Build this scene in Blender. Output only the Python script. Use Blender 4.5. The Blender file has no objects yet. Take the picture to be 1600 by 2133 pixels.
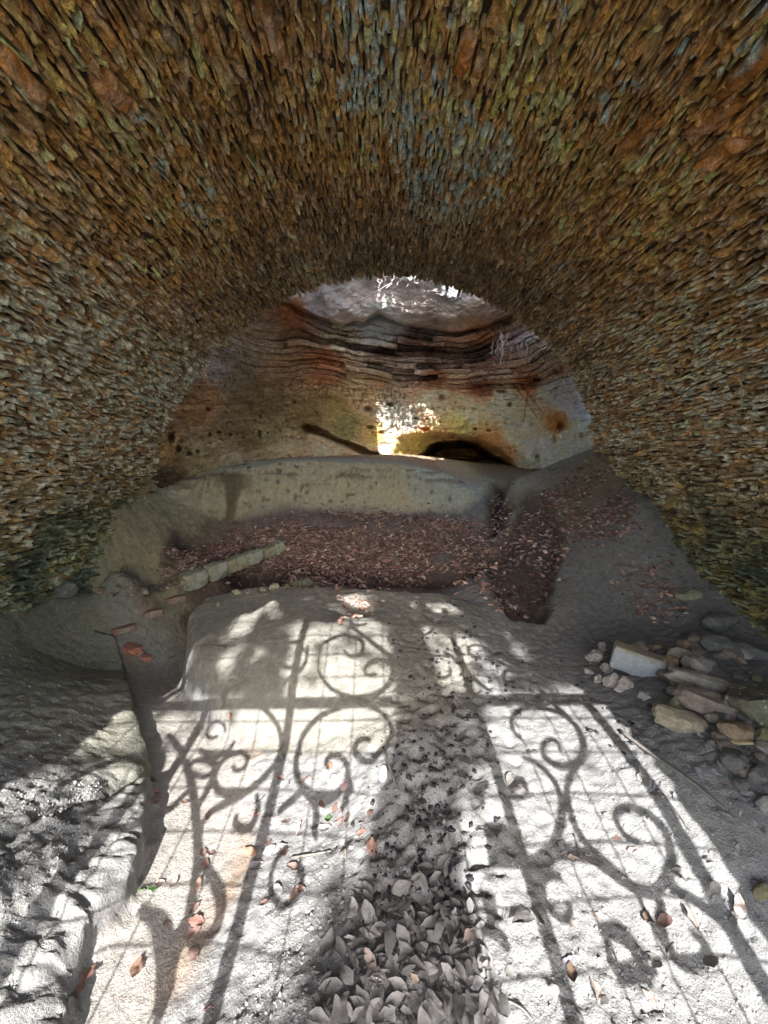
import bpy, math, random
import numpy as np
from mathutils import Vector, Matrix, Euler
from math import radians, pi, sin, cos

# ------------------------------------------------------------------ camera, sky, sun, exposure
S = bpy.context.scene
COL = S.collection
CAM = np.array([0.0, 0.0, 1.5]); PITCH = radians(8.8); YAW = math.atan(17 / 850.0); FOC = 850.0
cd = bpy.data.cameras.new('camera'); cd.sensor_fit = 'HORIZONTAL'; cd.sensor_width = 36.0
cd.lens = 36.0 * FOC / 1600.0; cd.clip_start = 0.02; cd.clip_end = 600
cam = bpy.data.objects.new('camera', cd); COL.objects.link(cam); S.camera = cam
cam.location = CAM; cam.rotation_euler = (radians(90) - PITCH, 0, -YAW)
ELEV = radians(35)
w = bpy.data.worlds.new('World'); S.world = w; w.use_nodes = True
nt = w.node_tree; nt.nodes.clear()
sky = nt.nodes.new('ShaderNodeTexSky'); sky.sky_type = 'NISHITA'; sky.sun_disc = False
sky.sun_elevation = ELEV; sky.sun_rotation = radians(180); sky.air_density = 1.0; sky.dust_density = 1.5
bg = nt.nodes.new('ShaderNodeBackground'); bg.inputs[1].default_value = 0.15
wo = nt.nodes.new('ShaderNodeOutputWorld'); nt.links.new(sky.outputs[0], bg.inputs[0]); nt.links.new(bg.outputs[0], wo.inputs[0])
sl = bpy.data.lights.new('sun', 'SUN'); sl.energy = 2.45; sl.angle = radians(0.36); sl.color = (1.0, 0.985, 0.96)
so = bpy.data.objects.new('sun', sl); COL.objects.link(so); so.rotation_euler = (radians(90) - ELEV, 0, 0); so.location = (0, -8, 9)
S.view_settings.view_transform = 'Standard'; S.view_settings.look = 'None'; S.view_settings.gamma = 1
S.view_settings.use_curve_mapping = False; S.view_settings.exposure = 2.85
try:
    S.cycles.max_bounces = 10; S.cycles.diffuse_bounces = 8; S.cycles.glossy_bounces = 3; S.cycles.use_denoising = True
    S.cycles.sample_clamp_indirect = 6.0; S.cycles.caustics_reflective = False; S.cycles.caustics_refractive = False
except Exception:
    pass
RNG = np.random.RandomState(7); random.seed(7)
# ------------------------------------------------------------------ helpers
def _h(ix, iy, iz, seed):
    h = (ix.astype(np.int64) * 374761393 + iy.astype(np.int64) * 668265263 + iz.astype(np.int64) * 2147483647 + seed * 974634777) & 0xFFFFFFFF
    h = ((h ^ (h >> 13)) * 1274126177) & 0xFFFFFFFF
    h = ((h ^ (h >> 16)) * 2246822519) & 0xFFFFFFFF
    return ((h ^ (h >> 15)) & 0xFFFFFF) / float(0xFFFFFF)
def vn(x, y, z=0.0, seed=0):                      # value noise, -1..1
    x, y, z = np.broadcast_arrays(np.asarray(x, float), np.asarray(y, float), np.asarray(z, float))
    ix, iy, iz = np.floor(x), np.floor(y), np.floor(z)
    fx, fy, fz = x - ix, y - iy, z - iz
    fx = fx * fx * fx * (fx * (fx * 6 - 15) + 10); fy = fy * fy * fy * (fy * (fy * 6 - 15) + 10); fz = fz * fz * fz * (fz * (fz * 6 - 15) + 10)
    r = 0
    for a in (0, 1):
        for b in (0, 1):
            for c in (0, 1):
                r = r + _h(ix + a, iy + b, iz + c, seed) * (fx if a else 1 - fx) * (fy if b else 1 - fy) * (fz if c else 1 - fz)
    return r * 2 - 1
def fbm(x, y, z=0.0, seed=0, octs=4, gain=0.5):
    s = 0; a = 1.0; t = 0
    for o in range(octs):
        k = 2.03 ** o
        s = s + a * vn(np.asarray(x) * k + 17.3 * o, np.asarray(y) * k - 9.1 * o, np.asarray(z) * k + 3.7 * o, seed + o); t += a; a *= gain
    return s / t
def sstep(a, b, x):
    t = np.clip((x - a) / (b - a), 0, 1); return t * t * (3 - 2 * t)
class TPS:                                        # thin-plate spline through scattered values
    def __init__(s, pts, vals, lam=1e-3):
        p = np.asarray(pts, float); v = np.asarray(vals, float); n = len(p); s.p = p
        A = np.zeros((n + 3, n + 3)); A[:n, :n] = s.k(p, p) + lam * np.eye(n); A[:n, n] = 1; A[:n, n + 1:] = p; A[n:, :n] = A[:n, n:].T
        b = np.zeros((n + 3,) + v.shape[1:]); b[:n] = v; s.w = np.linalg.solve(A, b)
    def k(s, a, b):
        d2 = ((a[:, None, :] - b[None, :, :]) ** 2).sum(-1) + 1e-9; return 0.5 * d2 * np.log(d2)
    def __call__(s, x, y):
        sh = np.shape(x); q = np.stack([np.ravel(x), np.ravel(y)], -1).astype(float); out = np.zeros(len(q)); n = len(s.p)
        for i in range(0, len(q), 40000):
            c = q[i:i + 40000]; out[i:i + 40000] = s.k(c, s.p) @ s.w[:n] + s.w[n] + c @ s.w[n + 1:]
        return out.reshape(sh)
def sdpoly(x, y, poly):                           # signed distance to a polygon, positive inside
    x = np.asarray(x, float); y = np.asarray(y, float); d = np.full(x.shape, 1e9); ins = np.zeros(x.shape, bool); n = len(poly)
    for i in range(n):
        ax, ay = poly[i]; bx, by = poly[(i + 1) % n]; ex, ey = bx - ax, by - ay
        t = np.clip(((x - ax) * ex + (y - ay) * ey) / (ex * ex + ey * ey + 1e-12), 0, 1)
        d = np.minimum(d, np.hypot(x - ax - t * ex, y - ay - t * ey))
        c = (ay > y) != (by > y); ins ^= c & (x < ex * (y - ay) / (ey if abs(ey) > 1e-12 else 1e-12) + ax)
    return np.where(ins, d, -d)
def dline(x, y, pl):                              # distance to a polyline
    d = np.full(np.shape(x), 1e9)
    for (ax, ay), (bx, by) in zip(pl[:-1], pl[1:]):
        ex, ey = bx - ax, by - ay; t = np.clip(((x - ax) * ex + (y - ay) * ey) / (ex * ex + ey * ey + 1e-12), 0, 1)
        d = np.minimum(d, np.hypot(x - ax - t * ex, y - ay - t * ey))
    return d
_F = np.array([sin(YAW) * cos(PITCH), cos(YAW) * cos(PITCH), -sin(PITCH)]); _R = np.array([cos(YAW), -sin(YAW), 0.0]); _U = np.cross(_R, _F)
def ray(u, v):
    a = (np.asarray(u, float) - 800) / FOC; b = (1066.5 - np.asarray(v, float)) / FOC
    return _F + a[..., None] * _R + b[..., None] * _U
def at(u, v, z):                                  # sight line of the survey photograph met with height z
    d = ray(u, v); t = (z - CAM[2]) / d[..., 2]; p = CAM + d * np.asarray(t)[..., None]; return p
def aty(u, v, y):
    d = ray(u, v); return CAM + d * np.asarray(y / d[..., 1])[..., None]
def P2(u, v, z):
    p = at(u, v, z); return (float(p[0]), float(p[1]))
def WY(u, v, y): p = aty(u, v, y); return (float(p[0]), float(p[1]), float(p[2]))
def lin(c):
    c = np.asarray(c, float) / 255.0; return np.where(c <= 0.04045, c / 12.92, ((c + 0.055) / 1.055) ** 2.4)
# ------------------------------------------------------------------ the ground as one height function
def ctl(L, extra=()):
    pts = [P2(u, v, z) for u, v, z in L] + [(e[0], e[1]) for e in extra]
    return TPS(pts, [q[2] for q in L] + [e[2] for e in extra], 2e-3)
BASE = ctl([(300, 2133, 0), (330, 1900, 0), (400, 1700, 0), (430, 1550, 0), (350, 1450, .02), (320, 1380, .03), (400, 1300, .08), (480, 1260, .1), (560, 1235, .13),
    (480, 2100, .03), (560, 1880, .03), (600, 2133, .1), (800, 2133, .13), (680, 1850, .08), (800, 1800, .15), (620, 1650, .07), (800, 1600, .2), (560, 1500, .08), (700, 1700, .07),
    (1000, 2133, .12), (1300, 2133, .1), (1600, 2133, .05), (1200, 1900, .12), (1500, 1900, .12), (1000, 1700, .2), (1200, 1650, .18), (1400, 1650, .25), (1600, 1700, .3),
    (1600, 1500, .4), (1000, 1500, .25), (1200, 1450, .25), (1400, 1400, .35), (1600, 1320, .47), (1200, 1300, .3), (1400, 1250, .5), (1500, 1230, .6),
    (800, 1450, .24), (900, 1300, .34), (1000, 1250, .35), (1500, 1330, .45), (100, 1260, .48), (200, 1250, .36), (255, 1240, .33), (310, 1238, .3)],
    [WY(*q) for q in [(1200, 1200, 3.05), (1300, 1130, 3.0), (1400, 1120, 2.92), (700, 1215, 3.6), (900, 1210, 3.6), (600, 1190, 3.7), (700, 1150, 3.95), (700, 1085, 4.25), (850, 1150, 3.95), (900, 1085, 4.25), (1000, 1110, 4.08),
        (450, 1190, 3.62), (450, 1140, 3.85), (400, 1170, 3.6), (560, 1120, 4.05), (330, 1015, 4.2), (300, 1090, 3.6), (250, 1150, 3.2), (415, 1085, 4.0), (1160, 1150, 3.35), (1100, 1100, 3.7), (1085, 1050, 4.0),
        (1060, 1020, 4.25), (1150, 1000, 4.1), (1230, 945, 4.0), (1250, 1050, 3.5), (1330, 1060, 3.1), (1060, 1140, 3.5), (1100, 1220, 3.0)]] +
    [(-.3, -.2, .05), (.8, -.2, .08), (-1, -.3, .02), (0, -1.5, .02), (2, -1.5, .05), (-2, -1.5, .05), (2.4, .3, .2), (-2.4, 2.4, .74), (-2.3, 3.0, .78), (-2.15, 3.2, .72), (-2.0, 3.0, .60), (-1.85, 2.9, .48), (-2.0, 3.4, .68), (-1.7, 3.3, .42), (1.0, 5.2, 1.1), (1.7, 5.0, 1.12), (-2.5, 4.8, 1.1), (2.6, 4.4, 1.45), (0, 6, 1.1), (1.1, 8, 1.15), (2.6, 3, .95), (2.6, 3.7, 1.25)])
BANK = ctl([(290, 1650, .10), (260, 1440, .14), (200, 1330, .19), (250, 1300, .15), (330, 1250, .2), (150, 1600, .24), (0, 1600, .33), (0, 1400, .40), (100, 1400, .31), (0, 1250, .62), (100, 1260, .44), (60, 1320, .40), (180, 1420, .24),
    (200, 1240, .38), (0, 2133, .14), (0, 1850, .28), (200, 1850, .13), (100, 2050, .10), (160, 1750, .20), (220, 1560, .17), (270, 1700, .12)], [(-2.4, 1, .46), (-2.4, 2, .66), (-1.4, .3, .22), (-1.2, -1, .1), (-2.4, -1, .4), (-2.2, 3.6, .75)])
MOUND = ctl([(600, 1230, .45), (480, 1262, .38), (410, 1310, .33), (395, 1370, .28), (420, 1440, .2), (560, 1520, .11), (800, 1228, .45), (950, 1230, .4), (900, 1350, .33), (700, 1350, .37), (600, 1420, .28),
    (800, 1450, .27), (950, 1450, .26), (560, 1330, .38), (760, 1262, .40)])
BENCH = TPS([(-2.2, 4.3), (-1.7, 4.5), (-1.1, 4.7), (-.2, 4.75), (.35, 4.65), (.8, 4.65), (1.0, 4.7), (1.15, 4.75), (0, 6), (0, 7), (.3, 7), (.35, 6.5), (.95, 6.8), (.5, 5.6), (1.0, 5.6), (1.3, 6.3), (2.2, 6.3), (1, 9), (-2.4, 6), (-1.2, 5.6)], [1.1, 1.27, 1.36, 1.355, 1.31, 1.22, 1.12, 1.04, 1.36, 1.40, 1.40, 1.39, 1.35, 1.30, 1.15, 1.17, 1.16, 1.1, 1.3, 1.36])
BANK_POLY = [P2(*q) for q in [(60, 2300, .1), (110, 2133, .1), (130, 2020, .1), (180, 1930, .1), (248, 1850, .1), (275, 1780, .1), (290, 1700, .1), (300, 1620, .1), (302, 1560, .12), (285, 1520, .12), (270, 1480, .12), (262, 1430, .12),
    (248, 1380, .12), (230, 1345, .12), (182, 1338, .14), (174, 1322, .14), (215, 1305, .14), (262, 1285, .14), (312, 1262, .15), (365, 1234, .2)]] + [(-1.3, 3.1), (-1.6, 3.4), (-3, 3.4), (-3, -2), (-.9, -2)]
MOUND_POLY = [P2(*q) for q in [(960, 1226, .42), (800, 1222, .45), (700, 1224, .44), (640, 1220, .45), (560, 1226, .4), (470, 1252, .3), (420, 1287, .2), (392, 1327, .15), (382, 1372, .12), (392, 1430, .08), (470, 1510, .08), (560, 1570, .1), (800, 1570, .2), (1000, 1480, .25), (1000, 1260, .36)]]
BENCH_POLY = [(-2.5, 4.2), (-2.0, 4.17), (-1.6, 4.2), (-1.1, 4.36), (-.5, 4.46), (0, 4.49), (.5, 4.46), (.9, 4.44), (1.12, 4.5), (1.25, 4.7), (1.45, 5.1), (2.7, 5.4), (3, 9.5), (-3, 9.5), (-3, 4.3)]
PIT_POLY = [P2(*q) for q in [(1035, 1150, .55), (1090, 1125, .55), (1135, 1155, .45), (1172, 1192, .4), (1155, 1255, .32), (1132, 1306, .28), (1070, 1302, .28), (1025, 1262, .3), (1005, 1212, .32), (1015, 1185, .4)]]
SLOT = [P2(*q) for q in [(1048, 1000, 1.1), (1032, 1050, .95), (1035, 1095, .65), (1062, 1135, .5)]]
GULLY = [P2(*q) for q in [(380, 1235, .15), (470, 1222, .2), (560, 1212, .24), (700, 1208, .28), (860, 1205, .3), (980, 1215, .32)]]
def ground_z(x, y, detail=True):
    x = np.asarray(x, float); y = np.asarray(y, float)
    wx = x + .035 * fbm(x * 5, y * 5, 1.5, 11, 3); wy = y + .035 * fbm(x * 5, y * 5, 8.5, 12, 3)
    if detail:
        wx = wx + .012 * fbm(x * 22, y * 22, 3.5, 13, 2); wy = wy + .012 * fbm(x * 22, y * 22, 4.5, 14, 2)
    z = BASE(x, y); bx = x + .07 * fbm(x * 5, y * 5, 6.5, 15, 2) + .030 * vn(x * 17, y * 17, 6.5, 18) + .012 * vn(x * 44, y * 44, 6.5, 20); by = y + .07 * fbm(x * 5, y * 5, 2.5, 16, 2) + .030 * vn(x * 17, y * 17, 1.5, 19) + .012 * vn(x * 44, y * 44, 1.5, 21)
    z = z - .10 * np.exp(-(dline(wx, wy, GULLY) / .09) ** 2)
    z = z - .30 * np.exp(-(dline(wx, wy, SLOT) / .10) ** 2)
    m = sstep(-.02, .11, sdpoly(wx, wy, PIT_POLY)); z = z - .14 * m
    m = sstep(-.05, .07, sdpoly(wx, wy, MOUND_POLY)); z = z * (1 - m) + np.maximum(MOUND(x, y), z) * m
    hole = (760, 1262); hx, hy = P2(742, 1268, .4); z = z - .06 * np.exp(-(((x - hx) / .13) ** 2 + ((y - hy) / .10) ** 2) ** 2)
    m = sstep(-.03, .06, sdpoly(bx, by, BANK_POLY)) * (1 - sstep(2.6, 3.1, y)); z = z * (1 - m) + np.maximum(BANK(x, y), z) * m
    sb = sdpoly(wx, wy, BENCH_POLY); m = sstep(-.15, .17, sb + .07 * fbm(x * 3, y * 3, z * 2, 5, 3) - .05); zb = z * (1 - m) + np.maximum(BENCH(x, y), z) * m; z = zb + .012 * np.sin(zb * 2 * pi / .075 + 2 * vn(x * 1.5, y * 1.5, 0, 6)) * sstep(.9, 1.1, zb) * sstep(0, .3, m) * (1 - sstep(.85, 1, m))
    return z
def bank_mask(x, y): return sstep(0, .05, sdpoly(x, y, BANK_POLY))
def hit(u, v, z0=.3):                             # where a sight line meets the ground
    z = np.full(np.shape(u), float(z0))
    for _ in range(14):
        p = at(u, v, z); z = .5 * z + .5 * ground_z(p[..., 0], p[..., 1], False)
    p = at(u, v, z); p[..., 2] = ground_z(p[..., 0], p[..., 1]); return p
# ------------------------------------------------------------------ mesh and material helpers
def mesh_np(name, V, Fc, cols=None, smooth=True):
    me = bpy.data.meshes.new(name); V = np.asarray(V, np.float32); Fc = np.asarray(Fc, np.int32); n = Fc.shape[1]
    me.vertices.add(len(V)); me.vertices.foreach_set('co', V.ravel())
    me.loops.add(Fc.size); me.loops.foreach_set('vertex_index', Fc.ravel())
    me.polygons.add(len(Fc)); me.polygons.foreach_set('loop_start', np.arange(0, Fc.size, n, dtype=np.int32))
    try: me.polygons.foreach_set('loop_total', np.full(len(Fc), n, np.int32))
    except Exception: pass
    me.polygons.foreach_set('use_smooth', np.full(len(Fc), smooth))
    me.update(calc_edges=True)
    if cols is not None:
        a = me.color_attributes.new('Col', 'FLOAT_COLOR', 'POINT'); c = np.ones((len(V), 4), np.float32); c[:, :3] = cols; a.data.foreach_set('color', c.ravel())
    me.validate(); return me
def obj(name, me, mat, parent=None, loc=None, rot=None, **props):
    o = bpy.data.objects.new(name, me); COL.objects.link(o)
    if mat and me and not me.materials: me.materials.append(mat)
    if parent: o.parent = parent
    if loc is not None: o.location = loc
    if rot is not None: o.rotation_euler = rot
    for k, v in props.items(): o[k] = v
    return o
def thing(name, label, cat, loc=(0, 0, 0), group=None):
    o = bpy.data.objects.new(name, None); COL.objects.link(o); o.location = loc; o.empty_display_size = .05
    o['label'] = label; o['category'] = cat
    if group: o['group'] = group
    return o
def tag(o, label, cat, group=None):
    o['label'] = label; o['category'] = cat
    if group: o['group'] = group
    return o
def gridF(nu, nv):
    i = np.arange(nv - 1)[:, None] * nu + np.arange(nu - 1)[None, :]; i = i.ravel()
    return np.stack([i, i + 1, i + nu + 1, i + nu], -1)
def material(name, base=None, var=.35, scale=9.0, fine=60.0, bump=.5, dist=.01, rough=.92, tint=None, spec=.25, stretch=(1, 1, 1), spots=None):
    """procedural surface: vertex pigment (or a flat pigment) broken up by two noises, with fine relief"""
    m = bpy.data.materials.new(name); m.use_nodes = True; N = m.node_tree.nodes; L = m.node_tree.links; b = N['Principled BSDF']
    b.inputs['Roughness'].default_value = rough; b.inputs['Specular IOR Level'].default_value = spec
    tc = N.new('ShaderNodeTexCoord'); mp = N.new('ShaderNodeMapping'); mp.inputs['Scale'].default_value = stretch; L.new(tc.outputs['Object'], mp.inputs[0])
    def noise(s, d, r=.6):
        n = N.new('ShaderNodeTexNoise'); n.inputs['Scale'].default_value = s; n.inputs['Detail'].default_value = d; n.inputs['Roughness'].default_value = r; L.new(mp.outputs[0], n.inputs['Vector']); return n
    n1, n2 = noise(scale, 5), noise(fine, 4, .7)
    if base is None:
        src = N.new('ShaderNodeVertexColor'); src.layer_name = 'Col'; out = src.outputs[0]
    else:
        src = N.new('ShaderNodeRGB'); src.outputs[0].default_value = (*base, 1); out = src.outputs[0]
    r1 = N.new('ShaderNodeMapRange'); r1.inputs['From Min'].default_value = .3; r1.inputs['From Max'].default_value = .7; r1.inputs['To Min'].default_value = 1 - var; r1.inputs['To Max'].default_value = 1 + var; L.new(n1.outputs[0], r1.inputs[0])
    r2 = N.new('ShaderNodeMapRange'); r2.inputs['From Min'].default_value = .3; r2.inputs['From Max'].default_value = .7; r2.inputs['To Min'].default_value = 1 - var * .8; r2.inputs['To Max'].default_value = 1 + var * .8; L.new(n2.outputs[0], r2.inputs[0])
    mu = N.new('ShaderNodeMath'); mu.operation = 'MULTIPLY'; L.new(r1.outputs[0], mu.inputs[0]); L.new(r2.outputs[0], mu.inputs[1])
    vm = N.new('ShaderNodeVectorMath'); vm.operation = 'SCALE'; L.new(out, vm.inputs[0]); L.new(mu.outputs[0], vm.inputs['Scale']); cur = vm.outputs[0]
    if tint is not None:
        n3 = noise(scale * .45, 4); r3 = N.new('ShaderNodeMapRange'); r3.inputs['From Min'].default_value = .5; r3.inputs['From Max'].default_value = .68; L.new(n3.outputs[0], r3.inputs[0])
        mx = N.new('ShaderNodeMix'); mx.data_type = 'RGBA'; L.new(r3.outputs[0], mx.inputs[0]); L.new(cur, mx.inputs[6]); mx.inputs[7].default_value = (*tint, 1); cur = mx.outputs[2]
    if spots is not None:
        n4 = noise(spots[1], 3, .5); r4 = N.new('ShaderNodeMapRange'); r4.inputs['From Min'].default_value = spots[2]; r4.inputs['From Max'].default_value = spots[2] + .06; L.new(n4.outputs[0], r4.inputs[0])
        mx = N.new('ShaderNodeMix'); mx.data_type = 'RGBA'; L.new(r4.outputs[0], mx.inputs[0]); L.new(cur, mx.inputs[6]); mx.inputs[7].default_value = (*spots[0], 1); cur = mx.outputs[2]
    L.new(cur, b.inputs['Base Color'])
    if bump > 0:
        ad = N.new('ShaderNodeMath'); ad.operation = 'MULTIPLY_ADD'; L.new(n2.outputs[0], ad.inputs[0]); ad.inputs[1].default_value = .5; L.new(n1.outputs[0], ad.inputs[2])
        bp = N.new('ShaderNodeBump'); bp.inputs['Strength'].default_value = bump; bp.inputs['Distance'].default_value = dist; L.new(ad.outputs[0], bp.inputs['Height']); L.new(bp.outputs[0], b.inputs['Normal'])
    return m
def idw(x, y, P, C, p=3.0):
    P = np.asarray(P, float); C = np.asarray(C, float); d2 = (x.ravel()[:, None] - P[None, :, 0]) ** 2 + (y.ravel()[:, None] - P[None, :, 1]) ** 2
    wt = 1 / (d2 + 60.0) ** (p / 2); wt /= wt.sum(1, keepdims=True); return (wt @ C).reshape(x.shape + (C.shape[1],))
def lerp3(c, k, m):
    return c * (1 - m[..., None]) + np.asarray(k, float) * m[..., None]

# ------------------------------------------------------------------ ground
M_GROUND = material('dry_earth', None, var=.2, scale=26, fine=150, bump=1.0, dist=.014, rough=.96, spec=.1)
def axis(a):
    out = [a[0][0]]
    for x0, x1, st in a:
        n = max(1, int(round((x1 - x0) / st))); out += list(np.linspace(x0, x1, n + 1)[1:])
    return np.array(out)
gx = axis([(-3.2, -2.35, .06), (-2.35, 2.4, .0105), (2.4, 3.4, .06)])
gy = axis([(-1.5, .35, .06), (.35, .7, .02), (.7, 2.3, .0095), (2.3, 4.75, .0125), (4.75, 7.4, .03), (7.4, 10, .1)])
X, Y = np.meshgrid(gx, gy); Z = ground_z(X, Y)
sbed = sdpoly(X, Y, BANK_POLY); sm_ = sdpoly(X, Y, MOUND_POLY); sbn = sdpoly(X, Y, BENCH_POLY); spt = sdpoly(X, Y, PIT_POLY)
BED = [P2(*q) for q in [(160, 2200, 0), (240, 2060, 0), (330, 1900, 0), (400, 1740, 0), (430, 1620, 0), (400, 1520, 0), (340, 1430, .02), (330, 1370, .03), (400, 1295, .06)]]
wX = X + .05 * fbm(X * 4, Y * 4, 2.2, 61, 3); dbed = dline(wX, Y, BED)
bedw = .17 + .06 * sstep(.9, 1.6, Y) - .05 * sstep(2, 2.5, Y)
bed = (1 - sstep(bedw - .05, bedw + .07, dbed)) * (1 - sstep(-.03, .03, sbed)) * (1 - sstep(-.06, .0, sm_)) * sstep(-.2, .4, Y)
bank = sstep(-.03, .03, sbed); mound = sstep(-.02, .05, sm_); bench = sstep(-.12, .0, sbn); pit = sstep(-.04, .06, spt)
# roughness of the surface by kind
rough = .72 + 1.1 * bank * (1 - sstep(1.25, 1.5, Y + .1 * fbm(X * 3, Y * 3, 0, 63, 2)) * .8) - .25 * mound
rough = rough + .8 * sstep(2.6, 3.3, Y) * (1 - sstep(-1.5, -1.1, X)); centre = np.exp(-((X - .12 - .1 * (Y - 1.5)) / .28) ** 2) * (1 - sstep(2.6, 3.1, Y)); rough = rough + .25 * centre + .2 * np.exp(-((Y - .8) / .35) ** 2) * (1 - bed)
rough = rough * (1 - .5 * sstep(1.4, 2.2, Y) * (1 - sstep(2.7, 3.2, Y))) * (1 - .9 * bed) * (1 + .2 * bench) * (.5 + .5 * sstep(-.4, .4, Y))
clod = np.abs(fbm(X * 9, Y * 9, 4, 31, 4)); dz = .016 * (clod - .25) + .011 * fbm(X * 26, Y * 26, 1, 33, 3) + .008 * fbm(X * 62, Y * 70, 1, 35, 2)
Z = Z + dz * rough + .012 * fbm(X * 3, Y * 3, 1, 37, 3) * (1 - bed)
ck_ = fbm(X * 7 + .4 * vn(X * 3, Y * 3, 0, 64), Y * 7, 2, 65, 3); ck2 = fbm(X * 15, Y * 15, 5, 66, 2)
Z = Z - (.010 * np.exp(-(ck_ / .035) ** 2) * sstep(.0, .4, fbm(X * 2, Y * 2, 3, 67, 2) + .2) + .005 * np.exp(-(ck2 / .06) ** 2)) * np.clip(rough, 0, 1.2)
Z = Z - .004 * bed * fbm(X * 8, Y * 3, 1, 38, 3)
# small trodden dents in the middle of the path
for k in range(260):
    u = 930 + RNG.randn() * 75; v = 1240 + 620 * RNG.rand() ** .8
    p = at(u + (v - 1500) * -.06, v, .22); s_ = .012 + .016 * RNG.rand(); ii = np.abs(gx - p[0]) < .09; jj = np.abs(gy - p[1]) < .09
    if ii.any() and jj.any():
        sub = np.ix_(jj, ii); Z[sub] -= (.010 + .016 * RNG.rand()) * np.exp(-(((X[sub] - p[0]) / s_) ** 2 + ((Y[sub] - p[1]) / s_) ** 2))
# drying crack across the left bank, strata lines on the bench face
CR = [P2(*q) for q in [(-120, 1640, .58), (0, 1592, .55), (70, 1575, .48), (130, 1577, .42), (190, 1562, .37), (240, 1540, .32), (290, 1522, .28)]]
dc = dline(X + .02 * vn(X * 12, Y * 12, 0, 41), Y + .03 * vn(X * 9, Y * 9, 3, 42), CR); Z -= .035 * np.exp(-(dc / .018) ** 2)
C = np.zeros(X.shape + (3,)) + np.array([.292, .290, .286])
C = lerp3(C, (.37, .345, .315), bed); C = lerp3(C, (.30, .295, .245), bank * sstep(1.2, 1.7, Y)); C = lerp3(C, (.285, .275, .235), mound * .8)
C = lerp3(C, (.305, .30, .288), bank * (1 - sstep(1.2, 1.6, Y)))
farleft = sstep(2.6, 3.3, Y) * (1 - sstep(-1.5, -1.1, X)); C = lerp3(C, (.33, .285, .165), farleft * .9)
slope = sstep(3.15, 3.4, Y) * (1 - sstep(.9, 1.3, X)) * sstep(-1.9, -1.5, X) * (1 - bench); C = lerp3(C, (.16, .115, .095), slope * .85)
C = lerp3(C, (.45, .405, .27), bench); C = lerp3(C, (.40, .41, .335), bench * sstep(.15, .6, X + .2 * fbm(X * 2, Y * 2, Z * 2, 44, 3)) * (1 - sstep(4.8, 5.2, Y)))
C = lerp3(C, (.44, .345, .27), bench * sstep(4.8, 5.1, Y)); C = lerp3(C, (.34, .22, .13), bench * sstep(5.3, 6, Y) * (1 - sstep(.9, 1.0, X)) * .5)
C = lerp3(C, (.17, .14, .09), farleft * sstep(.4, .7, vn(X * 6, Y * 6, 1, 47)))
heap = sstep(3.1, 3.6, Y) * sstep(1.25, 1.5, X); C = lerp3(C, (.20, .165, .115), heap); C = lerp3(C, (.42, .39, .27), sstep(3.35, 3.6, Y) * np.exp(-((X - 1.40) / .20) ** 2))
damp = sstep(1.0, 1.9, X + .25 * (Y - 1.5)) * (1 - heap) * (1 - bench); C = lerp3(C, (.185, .182, .172), damp * .8)
dampL = sstep(1.2, 2.0, -X) * sstep(1.6, 2.4, Y) * (1 - farleft); C = lerp3(C, (.21, .21, .15), dampL * .8)
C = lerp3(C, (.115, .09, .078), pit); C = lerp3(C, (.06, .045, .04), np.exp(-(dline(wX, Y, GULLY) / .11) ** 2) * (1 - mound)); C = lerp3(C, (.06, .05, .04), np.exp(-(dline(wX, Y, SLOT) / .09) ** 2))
C = C * (1 + .10 * fbm(X * 5, Y * 5, Z * 5, 51, 4) + .10 * fbm(X * 30, Y * 30, Z * 30, 52, 3))[..., None]
# dark damp streaks and small pits on the bench face
st = fbm(X * 3, Y * 2, Z * 26, 53, 3); C = lerp3(C, (.17, .14, .09), bench * (1 - sstep(4.62, 4.8, Y)) * sstep(.12, .32, st) * np.exp(-((Z - 1.2) / .12) ** 2) * .8)
C = lerp3(C, (.12, .10, .07), bench * (1 - sstep(4.6, 4.8, Y)) * sstep(.62, .74, vn(X * 16, Y * 16, Z * 30, 55)) * .8)
# rusty wet stain where leaves rotted in the channel edge
C = lerp3(C, (.30, .19, .11), np.exp(-((dbed - bedw) / .05) ** 2) * sstep(.0, .5, vn(X * 5, Y * 5, 0, 57)) * (1 - bank) * (1 - mound) * .55)
C = np.clip(C * np.array([.835, .83, .825]), .012, .6)
# crumbling, slightly undercut edges where the surface is steep
ex, ey = np.gradient(sdpoly(X, Y, BANK_POLY), gx, axis=1), np.gradient(sdpoly(X, Y, BANK_POLY), gy, axis=0); eb = sdpoly(X, Y, BANK_POLY)
lip = .055 * np.exp(-((eb - .05) / .045) ** 2) * (Y > .2) * (Y < 2.6); zgx, zgy = np.gradient(Z, gx, axis=1), np.gradient(Z, gy, axis=0); stp = sstep(.5, 1.6, np.hypot(zgx, zgy))
XD = X - ex * lip + .012 * stp * fbm(X * 9, Y * 9, Z * 16, 68, 3); YD = Y - ey * lip + .012 * stp * fbm(X * 9, Y * 9, Z * 16, 69, 3); ZD = Z - .012 * stp * np.abs(fbm(X * 20, Y * 20, Z * 30, 70, 3))
gme = mesh_np('ground', np.stack([XD, YD, ZD], -1).reshape(-1, 3), gridF(len(gx), len(gy)), C.reshape(-1, 3))
ground = obj('ground', gme, M_GROUND, kind='structure')
def gz(x, y):                                     # height of the finished ground mesh (bilinear)
    i = np.clip(np.searchsorted(gx, x) - 1, 0, len(gx) - 2); j = np.clip(np.searchsorted(gy, y) - 1, 0, len(gy) - 2)
    a = (x - gx[i]) / (gx[i + 1] - gx[i]); b = (y - gy[j]) / (gy[j + 1] - gy[j])
    return (Z[j, i] * (1 - a) + Z[j, i + 1] * a) * (1 - b) + (Z[j + 1, i] * (1 - a) + Z[j + 1, i + 1] * a) * b
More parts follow.
